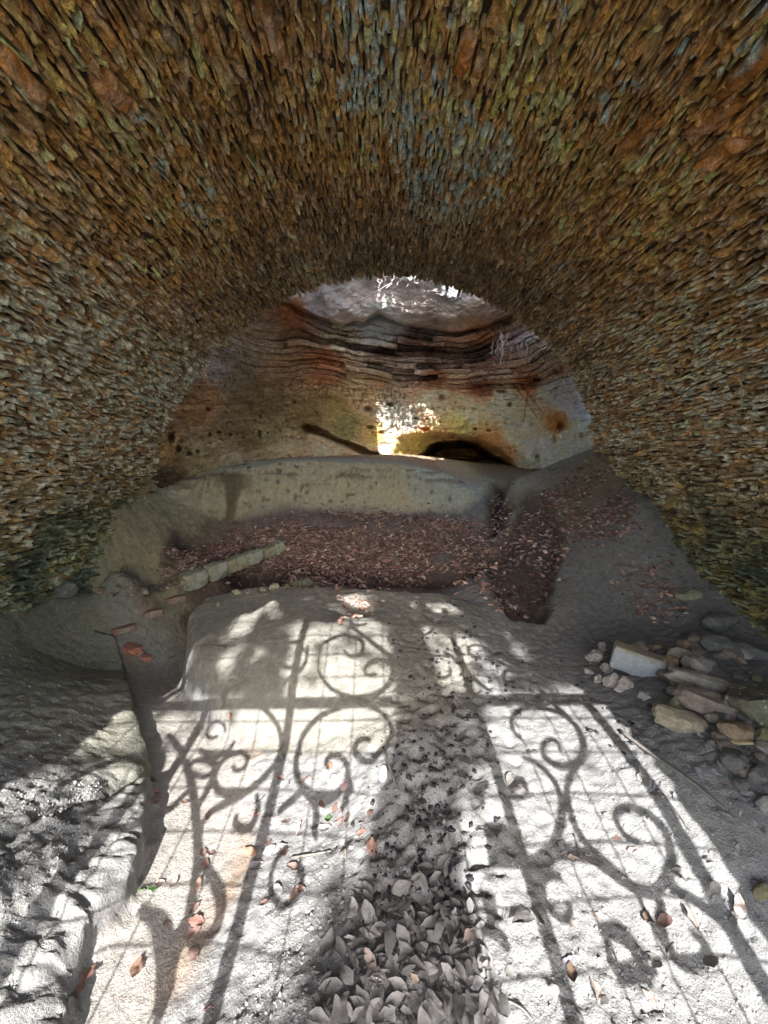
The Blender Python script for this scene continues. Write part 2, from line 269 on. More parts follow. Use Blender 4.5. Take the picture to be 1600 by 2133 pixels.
def onground(u, v, z0=.3):
    sh = np.shape(u); d = ray(np.ravel(u), np.ravel(v)); lo = np.full(len(d), .5); done = np.zeros(len(d), bool); t = lo.copy()
    for k in range(700):                          # march until below the surface, then bisect
        p = CAM + d * t[:, None]; below = p[:, 2] < gz(p[:, 0], p[:, 1]); done |= below
        if done.all(): break
        t = np.where(done, t, t + .012)
    lo, hi = t - .012, t
    for _ in range(8):
        m = (lo + hi) / 2; p = CAM + d * m[:, None]; b = p[:, 2] < gz(p[:, 0], p[:, 1]); hi = np.where(b, m, hi); lo = np.where(b, lo, m)
    p = CAM + d * hi[:, None]; p[:, 2] = gz(p[:, 0], p[:, 1]); return p.reshape(sh + (3,))
GX, GY = X, Y
# land outside the tunnel mouth
M_LAND = material('outside_earth', (.42, .41, .37), var=.3, scale=1.5, fine=14, bump=.4, dist=.05)
ox = axis([(-200, -40, 40), (-40, -4, 4), (-4, 4, 1), (4, 40, 4), (40, 200, 40)]); oy = axis([(-300, -40, 40), (-40, -8, 4), (-8, -1.45, .8)])
XX, YY = np.meshgrid(ox, oy); ZZ = .02 + .25 * fbm(XX * .2, YY * .2, 0, 71, 3) * sstep(2, 12, -YY) - .03
obj('terrain', mesh_np('terrain', np.stack([XX, YY, ZZ], -1).reshape(-1, 3), gridF(len(ox), len(oy))), M_LAND, kind='structure')

# ------------------------------------------------------------------ vault of thin rubble stones
VEND = 4.05; ZC = 1.25
_th = np.radians([0, 15, 35, 50, 70, 90, 110, 125, 140, 155, 170, 180]); _rr = np.array([2.22, 2.2, 2.10, 1.99, 1.885, 1.845, 1.835, 1.84, 1.885, 1.99, 2.15, 2.2])
prof = [(2.22, -.4)] + [(2.22, z) for z in np.linspace(-.3, 1.2, 31)]
for t in np.linspace(0, pi, 241):
    r = np.interp(t, _th, _rr); prof.append((r * cos(t), ZC + r * sin(t)))
prof += [(-2.2, z) for z in np.linspace(1.2, -.4, 33)]
prof = np.array(prof)
for _ in range(30): prof[1:-1] = .5 * prof[1:-1] + .25 * (prof[:-2] + prof[2:])
_s = np.r_[0, np.cumsum(np.hypot(*np.diff(prof, axis=0).T))]; SLEN = _s[-1]
def vprof(s):
    x = np.interp(s, _s, prof[:, 0]); z = np.interp(s, _s, prof[:, 1]); e = .04
    tx = np.interp(s + e, _s, prof[:, 0]) - np.interp(s - e, _s, prof[:, 0]); tz = np.interp(s + e, _s, prof[:, 1]) - np.interp(s - e, _s, prof[:, 1]); l = np.hypot(tx, tz) + 1e-9
    tx, tz = tx / l, tz / l; return x, z, tx, tz, -tz, tx            # point, tangent, inward normal
M_STONE = material('rubble_stone', None, var=.5, scale=30, fine=130, bump=1.0, dist=.009, rough=.9, spec=.2)
M_MORTAR = material('earth_mortar', (.075, .055, .038), var=.4, scale=18, fine=90, bump=.8, dist=.012, rough=1, spec=.05)
vault = thing('stone_vault', 'rough brown barrel vault of thin rubble stones arching over the dirt passage', 'vault', (0, 1.8, 0))
def vloc(V): return V - np.array([0, 1.8, 0])
ns, nyv = 420, 150; sg = np.linspace(0, SLEN, ns); yg = np.linspace(-.45, VEND - .03, nyv); SS, YV = np.meshgrid(sg, yg)
x, z, tx, tz, nx_, nz_ = vprof(SS); d = -.012 + .022 * fbm(SS * 9, YV * 7, 0, 81, 3); Vi = np.stack([x + nx_ * d, YV, z + nz_ * d], -1).reshape(-1, 3)
x2, z2, _, _, n2x, n2z = vprof(sg); ya = np.array([VEND - .03, -.45])
Vo = np.concatenate([np.stack([x2 - n2x * tk, np.full(ns, yy), z2 - n2z * tk], -1) for yy, tk in zip(ya, (.12, .34))])
F1 = gridF(ns, nyv); base = ns * nyv; a_ = np.arange(ns - 1); last = (nyv - 1) * ns
Fe = np.stack([last + a_, last + a_ + 1, base + a_ + 1, base + a_], -1); Fo = np.stack([base + a_, base + a_ + 1, base + ns + a_ + 1, base + ns + a_], -1); Ff = np.stack([base + ns + a_, base + ns + a_ + 1, a_ + 1, a_], -1)
obj('mortar_bed', mesh_np('mortar_bed', vloc(np.concatenate([Vi, Vo])), np.concatenate([F1, Fe, Fo, Ff])), M_MORTAR, vault)
# courses of stones
PAL = np.array([[.150, .092, .046], [.185, .112, .046], [.125, .098, .068], [.225, .120, .045], [.25, .185, .12], [.085, .060, .038], [.165, .128, .085], [.20, .150, .092], [.135, .088, .05], [.28, .23, .165]])
PAL = PAL * .58 + np.array([.185, .122, .060]) * .42 * (.6 + .4 * PAL.mean(1, keepdims=True) / .13)
PW = np.array([.18, .16, .13, .10, .07, .10, .10, .08, .05, .03])
NU, NV = 11, 7
tu = np.array([-1, -1, -.84, -.58, -.28, 0, .28, .58, .84, 1, 1]); tv = np.array([-1, -1, -.66, 0, .66, 1, 1])
TU, TV = np.meshgrid(tu, tv); ring = np.zeros((NV, NU), bool); ring[0] = ring[-1] = True; ring[:, 0] = ring[:, -1] = True
SF = gridF(NU, NV)
stones = []
s = .15
while s < SLEN - .15:
    wdt = .014 + .019 * RNG.rand() ** 1.3 + (.016 if RNG.rand() < .10 else 0)
    yy = .55 + .15 * RNG.rand()
    while yy < VEND:
        ln = .04 + .10 * RNG.rand() ** 1.5 + (.07 if RNG.rand() < .12 else 0)
        if yy + ln > VEND + .05: ln = max(.06, VEND + .05 * RNG.rand() - yy)
        stones.append((s + wdt / 2, yy + ln / 2, wdt * (.66 + .32 * RNG.rand()), ln * (.82 + .16 * RNG.rand()))); yy += ln * (.93 + .06 * RNG.rand())
    s += wdt * .98
stones = np.array(stones); NS = len(stones)
sc = stones[:, 0] + .045 * fbm(stones[:, 0] * 1.3, stones[:, 1] * 1.1, 0, 91, 2) + .012 * fbm(stones[:, 0] * 5, stones[:, 1] * 4, 0, 92, 2); sy = stones[:, 1]
px, pz, ptx, ptz, pnx, pnz = vprof(sc)
_q = np.stack([px, sy, pz], -1) - CAM; _w = np.maximum(_q @ _F, .05); _pu = 800 + FOC * (_q @ _R) / _w; _pv = 1066.5 - FOC * (_q @ _U) / _w
BIGS = [int(np.argmin((_pu - a) ** 2 + (_pv - b) ** 2)) for a, b in [(1545, 140), (1490, 235), (958, 100), (1325, 270), (1505, 290), (40, 160), (130, 1200), (560, 60), (240, 190)]]
for k in BIGS: stones[k, 2] = .062; stones[k, 3] = max(stones[k, 3], .20)
prot = .010 + .044 * RNG.rand(NS) ** 1.7 + .014 * fbm(sc * 3, sy * 3, 0, 93, 2)
prot[BIGS] = .055; rot = np.radians(4.5) * RNG.randn(NS); ta = np.radians(15) * RNG.randn(NS); tb = np.radians(9) * RNG.randn(NS)
U3 = TU[None] * stones[:, 3][:, None, None] / 2; V3 = TV[None] * stones[:, 2][:, None, None] / 2
r2 = (np.abs(TU) ** 3.5 + np.abs(TV) ** 3.5)[None]; hgt = prot[:, None, None] * (1 - .45 * np.clip(r2, 0, 2) / 2)
hgt = np.where(ring[None], -.05, hgt); sh_ = np.where(ring[None], .9, 1.0)
wx_ = sc[:, None, None] * 31 + V3 * 0; U3 = U3 * sh_; V3 = V3 * sh_
hgt = hgt + np.where(ring[None], 0, np.tan(ta)[:, None, None] * V3 + np.tan(tb)[:, None, None] * U3)
cr, sr = np.cos(rot)[:, None, None], np.sin(rot)[:, None, None]; Ur = U3 * cr - V3 * sr; Vr = U3 * sr + V3 * cr
su, sw = sy[:, None, None] + Ur, sc[:, None, None] + Vr; idn = (np.arange(NS) % 97)[:, None, None] * 1.7
Ur = Ur + .020 * vn(su * 16, sw * 22, idn, 95); Vr = Vr + .012 * vn(su * 14, sw * 18, idn, 96) + .006 * vn(su * 50, sw * 50, idn, 97)
lay = fbm(su * 12, sw * 75, idn, 98, 3)
hgt = hgt + np.where(ring[None], 0, .020 * lay + .012 * vn(su * 60, sw * 90, idn, 99))
SX = px[:, None, None] + ptx[:, None, None] * Vr + pnx[:, None, None] * hgt; SZ = pz[:, None, None] + ptz[:, None, None] * Vr + pnz[:, None, None] * hgt; SY = sy[:, None, None] + Ur
SV = np.stack([SX, SY, SZ], -1).reshape(NS, -1, 3)
# pigment: brown and ochre stones, verdigris crust near the crown, green damp at the feet
ci = RNG.choice(len(PAL), NS, p=PW); bc = 2.25 * PAL[ci] * (.70 + .62 * RNG.rand(NS))[:, None]
bc[BIGS] = np.array([.36, .18, .07]) * RNG.uniform(.75, 1.05, (len(BIGS), 1)); prot_ = 0
SC_ = np.repeat(bc[:, None, :], NU * NV, 1); fx, fy, fz = SV[..., 0], SV[..., 1], SV[..., 2]
SC_ = SC_ * (1 + .35 * fbm(fx * 30, fy * 16, fz * 30, 101, 3))[..., None]
SC_ = SC_ * (1 + .45 * fbm(fx * 1.6, fy * 1.4, fz * 1.6, 111, 3) + .25 * fbm(fx * 6, fy * 3, fz * 6, 112, 2))[..., None]
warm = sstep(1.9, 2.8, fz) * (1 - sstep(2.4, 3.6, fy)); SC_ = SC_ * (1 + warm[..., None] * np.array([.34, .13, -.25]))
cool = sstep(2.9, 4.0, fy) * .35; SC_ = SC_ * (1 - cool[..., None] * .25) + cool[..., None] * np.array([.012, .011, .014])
lz = .05 + fbm(fx * 2.2, fy * 1.6, fz * 2.2, 103, 2) + .9 * np.exp(-((fx - .25) / .75) ** 2) - .93 + .8 * fbm(fx * 14, fy * 8, fz * 12, 105, 3) + .25 * sstep(2, 3, fz)
lich = sstep(.06, .16, lz) * sstep(-.2, .3, fbm(fx * 45, fy * 22, fz * 45, 106, 2)) * (1 - sstep(2.6, 3.5, fy)); SC_ = lerp3(SC_, (.44, .60, .55), lich * .9)
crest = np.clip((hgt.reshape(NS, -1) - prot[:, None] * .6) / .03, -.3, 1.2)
pale = sstep(.36, .50, .34 * crest +  fbm(fx * 26, fy * 18, fz * 26, 108, 3) + .22 * sstep(1.2, 2.0, fz) * (1 - sstep(2.3, 2.7, fz)) * sstep(.6, 1.4, np.abs(fx)) + .12 * (fx < 0)); SC_ = lerp3(SC_, (.70, .60, .48), pale * .9 * (1 - .72 * sstep(2.15, 2.7, fz)))  # glints of floor light on the stone crests, painted into the colour
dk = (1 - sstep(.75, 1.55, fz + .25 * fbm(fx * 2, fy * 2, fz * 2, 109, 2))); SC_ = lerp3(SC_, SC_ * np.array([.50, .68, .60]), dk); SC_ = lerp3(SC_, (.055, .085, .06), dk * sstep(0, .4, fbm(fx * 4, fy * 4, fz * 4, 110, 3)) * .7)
SC_ = np.clip(SC_, .012, .55)
q = SV.mean(1); qc = q - CAM; wv = qc @ _F; pu = 800 + FOC * (qc @ _R) / np.maximum(wv, .1); pv = 1066.5 - FOC * (qc @ _U) / np.maximum(wv, .1)
inview = (wv > .2) & (pu > -20) & (pu < 1620) & (pv > -20) & (pv < 1500) & (q[:, 2] > .55)
area = stones[:, 2] * stones[:, 3] / np.maximum((qc ** 2).sum(1), .2) / np.maximum(wv / np.linalg.norm(qc, axis=1), .3) ** 3; area = np.where(inview, area, 0)
big = np.argsort(-area)[:300]; rest = np.setdiff1d(np.arange(NS), big)
for k in big:
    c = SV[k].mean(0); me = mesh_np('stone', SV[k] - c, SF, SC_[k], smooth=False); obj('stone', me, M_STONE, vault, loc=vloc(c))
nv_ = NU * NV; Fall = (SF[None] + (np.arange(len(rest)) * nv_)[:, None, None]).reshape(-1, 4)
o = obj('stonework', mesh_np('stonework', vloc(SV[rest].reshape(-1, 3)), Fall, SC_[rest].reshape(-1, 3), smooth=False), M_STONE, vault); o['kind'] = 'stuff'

# ------------------------------------------------------------------ masonry front of the tunnel (behind the viewpoint) and the bank over the vault
M_WALL = material('front_masonry', (.40, .37, .32), var=.3, scale=7, fine=50, bump=.7, dist=.02)
op = [(1.105 + .012 * RNG.randn(), z) for z in np.linspace(-.3, 1.68, 40)] + [(-.10 + 1.205 * cos(t) + .02 * RNG.randn(), 1.7 + 1.18 * sin(t) + .02 * RNG.randn()) for t in np.linspace(0, pi, 60)] + [(-1.31 + .02 * RNG.randn(), z) for z in np.linspace(1.68, -.3, 40)]
op = np.array(op); n = len(op); cen = np.array([-.12, 1.2]); dr = op - cen; dr /= np.abs(dr / np.array([3.4, 3.1])).max(1, keepdims=True); outp = cen + dr; outp[:, 1] = np.maximum(outp[:, 1], -.4)
flare = op + (op - cen) * .10
Vp = np.concatenate([np.c_[op[:, 0], np.full(n, -.46), op[:, 1]], np.c_[outp[:, 0], np.full(n, -.46), outp[:, 1]], np.c_[outp[:, 0], np.full(n, -.8), outp[:, 1]], np.c_[flare[:, 0], np.full(n, -.8), flare[:, 1]]])
i = np.arange(n - 1); Fp = np.concatenate([np.stack([a * n + i, a * n + i + 1, b * n + i + 1, b * n + i], -1) for a, b in ((0, 1), (1, 2), (2, 3), (3, 0))])
tag(obj('portal_wall', mesh_np('portal_wall', Vp, Fp, smooth=False), M_WALL), 'pale masonry front wall with an arched opening behind the viewpoint', 'wall')
hx_ = axis([(-9, -3, .5), (-3, -.3, .05), (-.3, 1.2, .012), (1.2, 3, .05), (3, 9, .5)])
htop = 5.6 + .25 * vn(hx_ * 1.5, 0, 0, 121) - 2.3 * sstep(.0, .12, hx_ + .09 * vn(hx_ * 7, 3, 0, 122)) * (1 - sstep(1.15, 1.3, hx_ + .14 * vn(hx_ * 9, 5, 0, 123))) * 1.0  # unseen ridge, its notch cut to shape the sun patch in the cave
LEAN = .5 * sstep(.2, .9, -hx_)  # added lean: ridge covers the gap to dim the left of the cave
rows = [(-.6, np.full(len(hx_), 3.9)), (1.5, np.full(len(hx_), 3.75)), (3.2, np.maximum(np.minimum(htop - .3, 3.7), 3.45)), (3.6, htop), (3.95, htop - .06), (4.0, np.full(len(hx_), 3.18))]
Vh = np.concatenate([np.c_[hx_, np.full(len(hx_), yy) + LEAN * (yy > 3.9) + .04 * vn(hx_ * 3, yy, 0, 124), zz] for yy, zz in rows])
obj('sun_notch_hillside', mesh_np('sun_notch_hillside', Vh, gridF(len(hx_), len(rows))), M_LAND, kind='structure')
M_BLOCKER = material('blocker_leaf', (.06, .09, .03), var=.3, bump=0, rough=.6)
blocker_shrub = thing('blocker_shrub', 'leafy shrub added unseen above the far end of the vault to shape the cave sun patch', 'blocker_shrub', (.4, 3.7, 4.4))  # unseen leaves added to break up the edge of the sun patch
n = 3600; hx2 = RNG.uniform(-.3, 1.6, n); hz2 = 4.28 + 1.1 * RNG.rand(n) ** .7 + .22 * vn(hx2 * 6, 0, 0, 125) - .62 * sstep(.60, .82, hx2 + .1 * RNG.randn(n)); c3 = np.c_[hx2 - .4, RNG.uniform(-.2, .2, n), hz2 - 4.4]
a1 = RNG.randn(n, 3); a1 /= np.linalg.norm(a1, axis=1, keepdims=True); a2 = np.cross(a1, RNG.randn(n, 3)); a2 /= np.linalg.norm(a2, axis=1, keepdims=True); sz = RNG.uniform(.025, .05, n)[:, None]
obj('foliage', mesh_np('foliage', np.stack([c3 - a1 * sz, c3 + a2 * sz * .6, c3 + a1 * sz, c3 - a2 * sz * .6], 1).reshape(-1, 3), np.arange(4 * n).reshape(-1, 4), smooth=False), M_BLOCKER, blocker_shrub)
for sx_ in (-1, 1):
    xs_ = np.array([2.62, 3.2, 5, 9]) * sx_; ys_ = np.array([-.5, 1, 2.5, 4.05]); A, B = np.meshgrid(xs_, ys_); Zs = 3.3 + .15 * (np.abs(A) - 2.6)
    Vs = np.concatenate([np.stack([A, B, Zs], -1).reshape(-1, 3), np.c_[xs_, np.full(4, 4.05), np.full(4, -.3)]]); Fs = np.concatenate([gridF(4, 4), [[12 + k, 13 + k, 17 + k, 16 + k] for k in range(3)]])
    obj('hillside_flank', mesh_np('hillside_flank', Vs, Fs), M_LAND, kind='structure')

# ------------------------------------------------------------------ rock wall of the cave behind the vault
DEP = [(620, 620, 5.3), (700, 600, 5.5), (850, 590, 5.55), (1000, 610, 5.4), (650, 660, 5.9), (760, 655, 6.3), (900, 680, 6.5), (1050, 660, 6.0), (800, 560, 5.5), (600, 560, 5.2), (1000, 560, 5.4), (1150, 600, 5.0), (450, 600, 4.9),
    (560, 680, 5.6), (620, 720, 6.2), (700, 700, 6.45), (500, 730, 5.3), (430, 780, 4.8), (800, 700, 6.6), (900, 720, 6.8), (1000, 700, 6.6), (1080, 700, 5.9), (1150, 740, 5.4), (850, 770, 7.0), (1000, 770, 6.9), (1120, 790, 6.1), (700, 770, 6.7),
    (850, 830, 7.3), (700, 830, 7.0), (600, 810, 6.2), (1000, 840, 7.1), (1100, 850, 6.5), (1180, 860, 5.6), (1215, 860, 5.0), (830, 900, 7.3), (830, 945, 7.2), (700, 900, 7.1), (760, 940, 7.2), (600, 900, 6.2), (640, 950, 6.3), (500, 880, 5.4),
    (500, 950, 5.3), (420, 850, 4.75), (420, 950, 4.75), (340, 920, 4.3), (330, 980, 4.25), (960, 890, 7.2), (1050, 900, 6.9), (1080, 970, 6.5), (1120, 920, 6.3), (1180, 930, 5.4), (1230, 900, 4.7), (500, 1040, 5.3), (830, 1000, 7.2), (1100, 1020, 6.3),
    (1230, 1000, 4.8), (350, 1040, 4.3), (200, 900, 4.3), (200, 700, 4.5), (1350, 900, 4.5), (1350, 700, 4.7), (300, 560, 4.7), (1250, 560, 4.8), (800, 480, 5.3), (300, 480, 4.8), (1300, 480, 4.8), (120, 1060, 4.3), (1450, 1060, 4.5)]
cu = axis([(100, 310, 14), (310, 1250, 1.7), (1250, 1480, 14)]); cv = axis([(470, 558, 11), (558, 1005, 1.55), (1005, 1075, 10)]); UU, VV = np.meshgrid(cu, cv)
D = TPS([(a / 100, b / 100) for a, b, _ in DEP], [c for _, _, c in DEP], 3e-3)(UU / 100, VV / 100)
D = np.maximum(D, 4.2)
wu = UU + 7 * fbm(UU / 40, VV / 40, 0, 131, 3); wvv = VV + 6 * fbm(UU / 40, VV / 40, 5, 132, 3)
Pw = CAM + ray(UU, VV) * (D / ray(UU, VV)[..., 1])[..., None]; rx, rz = Pw[..., 0], Pw[..., 2]
def blob(cx, cy, a, b, pw=2): return np.exp(-((np.abs(wu - cx) / a) ** pw + (np.abs(wvv - cy) / b) ** pw))
strz = np.clip(blob(900, 745, 260, 58, 4) + blob(1110, 760, 90, 60, 2) * .6, 0, 1); SLABP = [(555, 605), (600, 628), (650, 655), (712, 678), (755, 668), (788, 650), (830, 670), (872, 686), (930, 692), (1000, 682), (1065, 656), (1115, 640), (1140, 520), (560, 520)]; ssl = sdpoly(wu, wvv, SLABP); slab = sstep(-3, 5, ssl)
zz = rz + .05 * np.sin(rx * 1.7) + .06 * fbm(rx * 1.5, rz * 1.5, D, 133, 2)
zz = zz + .28 * sstep(740, 560, wu) * (rx + 1.2) * -1 + .10 * sstep(980, 1120, wu) * (rx - 1.5)
lyr = vn(rx * .5, 0, zz * 7.5, 134) + .6 * vn(rx * 1.1, 3, zz * 17, 135) + .4 * vn(rx * 2.2, 3, zz * 38, 136)
q3 = zz * 13 + .8 * fbm(rx * 2, D, zz * 2, 152, 3); fr = q3 - np.floor(q3); ter = _h(np.floor(q3), np.floor(rx * 1.3 + 3 * _h(np.floor(q3), np.floor(q3) * 0, np.floor(q3) * 0, 7)), np.floor(q3) * 0, 153) * 2 - 1; crk = np.exp(-(np.minimum(fr, 1 - fr) / .09) ** 2)
g1 = fbm(rx * 2.6, D * 2.6, rz * 4.0, 137, 5); g2 = fbm(rx * 11, D * 11, rz * 16, 138, 4); g3 = np.abs(fbm(rx * 26, D * 26, rz * 40, 151, 3))
D2 = D - strz * (.21 * ter - .10 * crk + .12 * lyr + .09 * g2 + .05 * g3) - (1 - strz) * (1 - .6 * slab) * (.11 * g1 + .045 * g2 + .03 * g3 + .012 * lyr) - slab * (.05 * g1 + .012 * g2 + .02 * np.sin(zz * 40 + rx * 3)) + .012 * crk * (1 - strz) * (1 - slab)
# broken layered ledge left of the slab, root mass at right
D2 = D2 - .14 * blob(660, 720, 130, 48, 2) * (ter - .5 * crk) - .15 * blob(620, 680, 90, 40) * fbm(rx * 3 + zz * 3, 0, zz * 9, 140, 3)
D2 = D2 + .25 * slab * 0 - .22 * blob(1085, 712, 45, 22, 3) + .20 * blob(1085, 755, 60, 22) + .10 * blob(1150, 770, 50, 22)
D2 = D2 - .38 * slab * sstep(590, 660, wvv) + .22 * np.exp(-(np.minimum(ssl, 0) / 9) ** 2) * (ssl < 0)
# curved ribs worn by water at lower left
rib = np.sin((wu - .00055 * (wvv - 950) ** 2 * 3 - 480) / 13.0) * blob(510, 890, 50, 65, 2); D2 = D2 + .07 * rib
# low black cave mouth, side recess, round holes
HOLE = [(858, 966), (874, 946), (898, 930), (925, 920), (962, 917), (996, 926), (1018, 941), (1044, 958), (1082, 978), (1090, 1030), (880, 1030)]
sh = sdpoly(UU + 3 * vn(UU / 14, VV / 14, 0, 141), VV + 3 * vn(UU / 14, VV / 14, 4, 142), HOLE); D2 = D2 + 8.0 * sstep(-3, 15, sh) + .25 * np.exp(-(np.minimum(sh, 0) / 22) ** 2) * (sh < 0)
REC = [(626, 889), (640, 883), (668, 892), (705, 912), (745, 925), (803, 953), (760, 950), (718, 930), (680, 916), (650, 906), (634, 902)]
sr_ = sdpoly(UU + 2 * vn(UU / 12, VV / 12, 0, 143), VV + 2 * vn(UU / 12, VV / 12, 4, 144), REC); D2 = D2 + .75 * sstep(-2, 9, sr_)
D2 = D2 - .30 * blob(700, 945, 75, 20, 2) * (sr_ < 0)
ARCH = [(838, 906), (862, 901), (900, 900), (960, 903), (1010, 915), (1055, 945), (1085, 985), (835, 985), (815, 955), (822, 930)]
sa_ = sdpoly(UU + 4 * vn(UU / 16, VV / 16, 0, 149), VV + 3 * vn(UU / 16, VV / 16, 4, 150), ARCH); D2 = D2 + .55 * sstep(-3, 16, sa_)
holes = [(920, 828, 6, 6), (813, 843, 7, 5), (766, 853, 9, 6), (866, 872, 4, 3), (771, 890, 7, 4), (794, 901, 6, 4), (1168, 889, 7, 10), (1155, 917, 5, 10), (1120, 957, 5, 10), (784, 944, 6, 3), (358, 912, 7, 9), (372, 935, 5, 6), (394, 945, 5, 5), (411, 940, 3, 3), (433, 853, 4, 4),
    (1212, 908, 5, 6), (1062, 842, 5, 5), (1018, 897, 5, 3), (990, 893, 4, 3), (540, 905, 4, 8), (480, 905, 3, 3), (455, 900, 4, 3), (1045, 815, 12, 4), (885, 895, 10, 5), (437, 905, 3, 4), (1120, 790, 8, 5)]
hm = np.zeros_like(D2)
for a, b, c, e in holes: hm = np.maximum(hm, np.exp(-(((UU - a) / c) ** 2 + ((VV - b) / e) ** 2) ** 2))
for k in range(90): a, b = RNG.uniform(330, 1220), RNG.uniform(800, 960); c = RNG.uniform(1.2, 2.6); hm = np.maximum(hm, .6 * np.exp(-(((UU - a) / c) ** 2 + ((VV - b) / c) ** 2)))
D2 = D2 + .14 * hm
# scratched lines and old carved strokes
strokes = []
def glyph(x, y, h):
    for _ in range(RNG.randint(2, 4)):
        a = RNG.choice([0, 0, pi / 2, pi / 2, .4, -.5, 1.1]); l = h * (.5 + .5 * RNG.rand()); ox_, oy_ = RNG.uniform(-.3, .3, 2) * h
        strokes.append(((x + ox_ - l / 2 * sin(a), y + oy_ - l / 2 * cos(a)), (x + ox_ + l / 2 * sin(a), y + oy_ + l / 2 * cos(a)), .8 + .5 * RNG.rand()))
for (x0, x1, y, h, dx) in [(715, 835, 812, 9, 8), (722, 850, 824, 10, 9), (735, 830, 835, 8, 8), (590, 640, 865 - 40, 12, 11), (640, 720, 805, 14, 12), (588, 640, 912, 9, 8), (1060, 1130, 830, 16, 13), (860, 990, 850, 9, 14), (1000, 1090, 880, 9, 16)]:
    xx = x0
    while xx < x1: glyph(xx, y + RNG.uniform(-2, 2), h); xx += dx * (.8 + .4 * RNG.rand())
for a, b, c in [((737, 815), (735, 833), 1.6), ((735, 833), (752, 836), 1.6), ((741, 813), (756, 812), 1.4), ((760, 823), (748, 846), 1.5), ((765, 806), (758, 826), 1.3), ((600, 805), (612, 790), 1.4), ((612, 790), (628, 792), 1.4), ((628, 792), (630, 808), 1.4), ((630, 808), (612, 815), 1.4), ((612, 815), (600, 805), 1.4),
    ((660, 818), (678, 800), 1.6), ((640, 830), (690, 826), 1.4), ((684, 812), (676, 826), 1.4), ((1070, 800), (1120, 870), 1.6), ((1085, 800), (1130, 860), 1.4), ((1100, 815), (1090, 880), 1.3)]: strokes.append((a, b, c))
sm = np.zeros_like(D2)
for (ax, ay), (bx, by), wd in strokes:
    i0, i1 = np.searchsorted(cu, [min(ax, bx) - 6, max(ax, bx) + 6]); j0, j1 = np.searchsorted(cv, [min(ay, by) - 6, max(ay, by) + 6])
    if i1 > i0 and j1 > j0: sm[j0:j1, i0:i1] = np.maximum(sm[j0:j1, i0:i1], np.exp(-(dline(UU[j0:j1, i0:i1], VV[j0:j1, i0:i1], [(ax, ay), (bx, by)]) / wd) ** 2))
D2 = D2 + .022 * sm
RV = CAM + ray(UU, VV) * (D2 / ray(UU, VV)[..., 1])[..., None]
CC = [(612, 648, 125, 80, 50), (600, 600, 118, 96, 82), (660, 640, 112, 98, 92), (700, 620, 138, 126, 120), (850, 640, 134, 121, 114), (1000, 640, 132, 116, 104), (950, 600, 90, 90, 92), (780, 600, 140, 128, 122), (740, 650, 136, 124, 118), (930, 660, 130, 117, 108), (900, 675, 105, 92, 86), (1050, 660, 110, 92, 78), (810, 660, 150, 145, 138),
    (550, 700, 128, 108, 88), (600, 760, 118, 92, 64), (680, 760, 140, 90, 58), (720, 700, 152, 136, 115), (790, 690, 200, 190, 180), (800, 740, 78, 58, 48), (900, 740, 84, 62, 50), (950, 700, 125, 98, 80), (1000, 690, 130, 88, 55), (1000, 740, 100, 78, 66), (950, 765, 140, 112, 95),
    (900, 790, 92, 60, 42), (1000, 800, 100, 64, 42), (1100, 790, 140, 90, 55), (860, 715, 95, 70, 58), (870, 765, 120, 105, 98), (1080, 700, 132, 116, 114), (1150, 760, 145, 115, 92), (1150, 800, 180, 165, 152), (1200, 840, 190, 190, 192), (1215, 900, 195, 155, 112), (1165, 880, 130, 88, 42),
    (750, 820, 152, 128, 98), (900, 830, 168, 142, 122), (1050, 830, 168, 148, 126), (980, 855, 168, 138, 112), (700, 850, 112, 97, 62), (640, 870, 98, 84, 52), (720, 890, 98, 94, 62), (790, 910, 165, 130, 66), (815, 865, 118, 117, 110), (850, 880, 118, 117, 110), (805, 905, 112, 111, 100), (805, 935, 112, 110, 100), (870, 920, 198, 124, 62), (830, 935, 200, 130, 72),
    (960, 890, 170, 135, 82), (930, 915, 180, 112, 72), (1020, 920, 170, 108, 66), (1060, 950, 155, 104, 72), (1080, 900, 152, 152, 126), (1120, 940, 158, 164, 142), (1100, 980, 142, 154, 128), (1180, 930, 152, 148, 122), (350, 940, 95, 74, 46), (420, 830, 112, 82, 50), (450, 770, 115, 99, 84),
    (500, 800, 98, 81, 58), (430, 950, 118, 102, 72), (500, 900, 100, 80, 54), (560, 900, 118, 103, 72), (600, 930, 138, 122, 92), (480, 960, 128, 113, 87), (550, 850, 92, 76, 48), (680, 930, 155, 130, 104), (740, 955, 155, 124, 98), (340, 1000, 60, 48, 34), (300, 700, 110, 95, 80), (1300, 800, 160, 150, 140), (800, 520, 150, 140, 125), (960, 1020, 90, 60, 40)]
ck = lin([c[2:] for c in CC]) * 1.95; ck = ck * .9 + ck.mean(1, keepdims=True) * .10  # rock tones, with sunlit ledge and skylit right edge painted in lighter
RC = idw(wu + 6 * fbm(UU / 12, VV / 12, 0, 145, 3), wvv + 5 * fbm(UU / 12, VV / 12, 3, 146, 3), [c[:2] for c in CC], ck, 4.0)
RC = RC * (1 + .28 * fbm(rx * 3, D * 2, zz * 22, 147, 4) + .22 * fbm(rx * 16, D * 12, rz * 22, 148, 3))[..., None]
RC = lerp3(RC, (.05, .035, .025), np.clip(strz * sstep(.05, .55, -lyr), 0, 1) * .45); RC = lerp3(RC, (.36, .31, .26), strz * sstep(.45, .9, lyr + .3 * g2) * .55)
RC = lerp3(RC, RC * .35, np.clip(sm * .75 + hm * .8, 0, 1))
for pl in [[(786, 797), (781, 794), (780, 799), (786, 802), (781, 805)], [(790, 797), (795, 797), (796, 804), (790, 804), (790, 797)], [(800, 805), (802, 797), (806, 804)]]: RC = lerp3(RC, (.42, .13, .04), np.exp(-(dline(UU, VV, pl) / 1.2) ** 2) * .7)
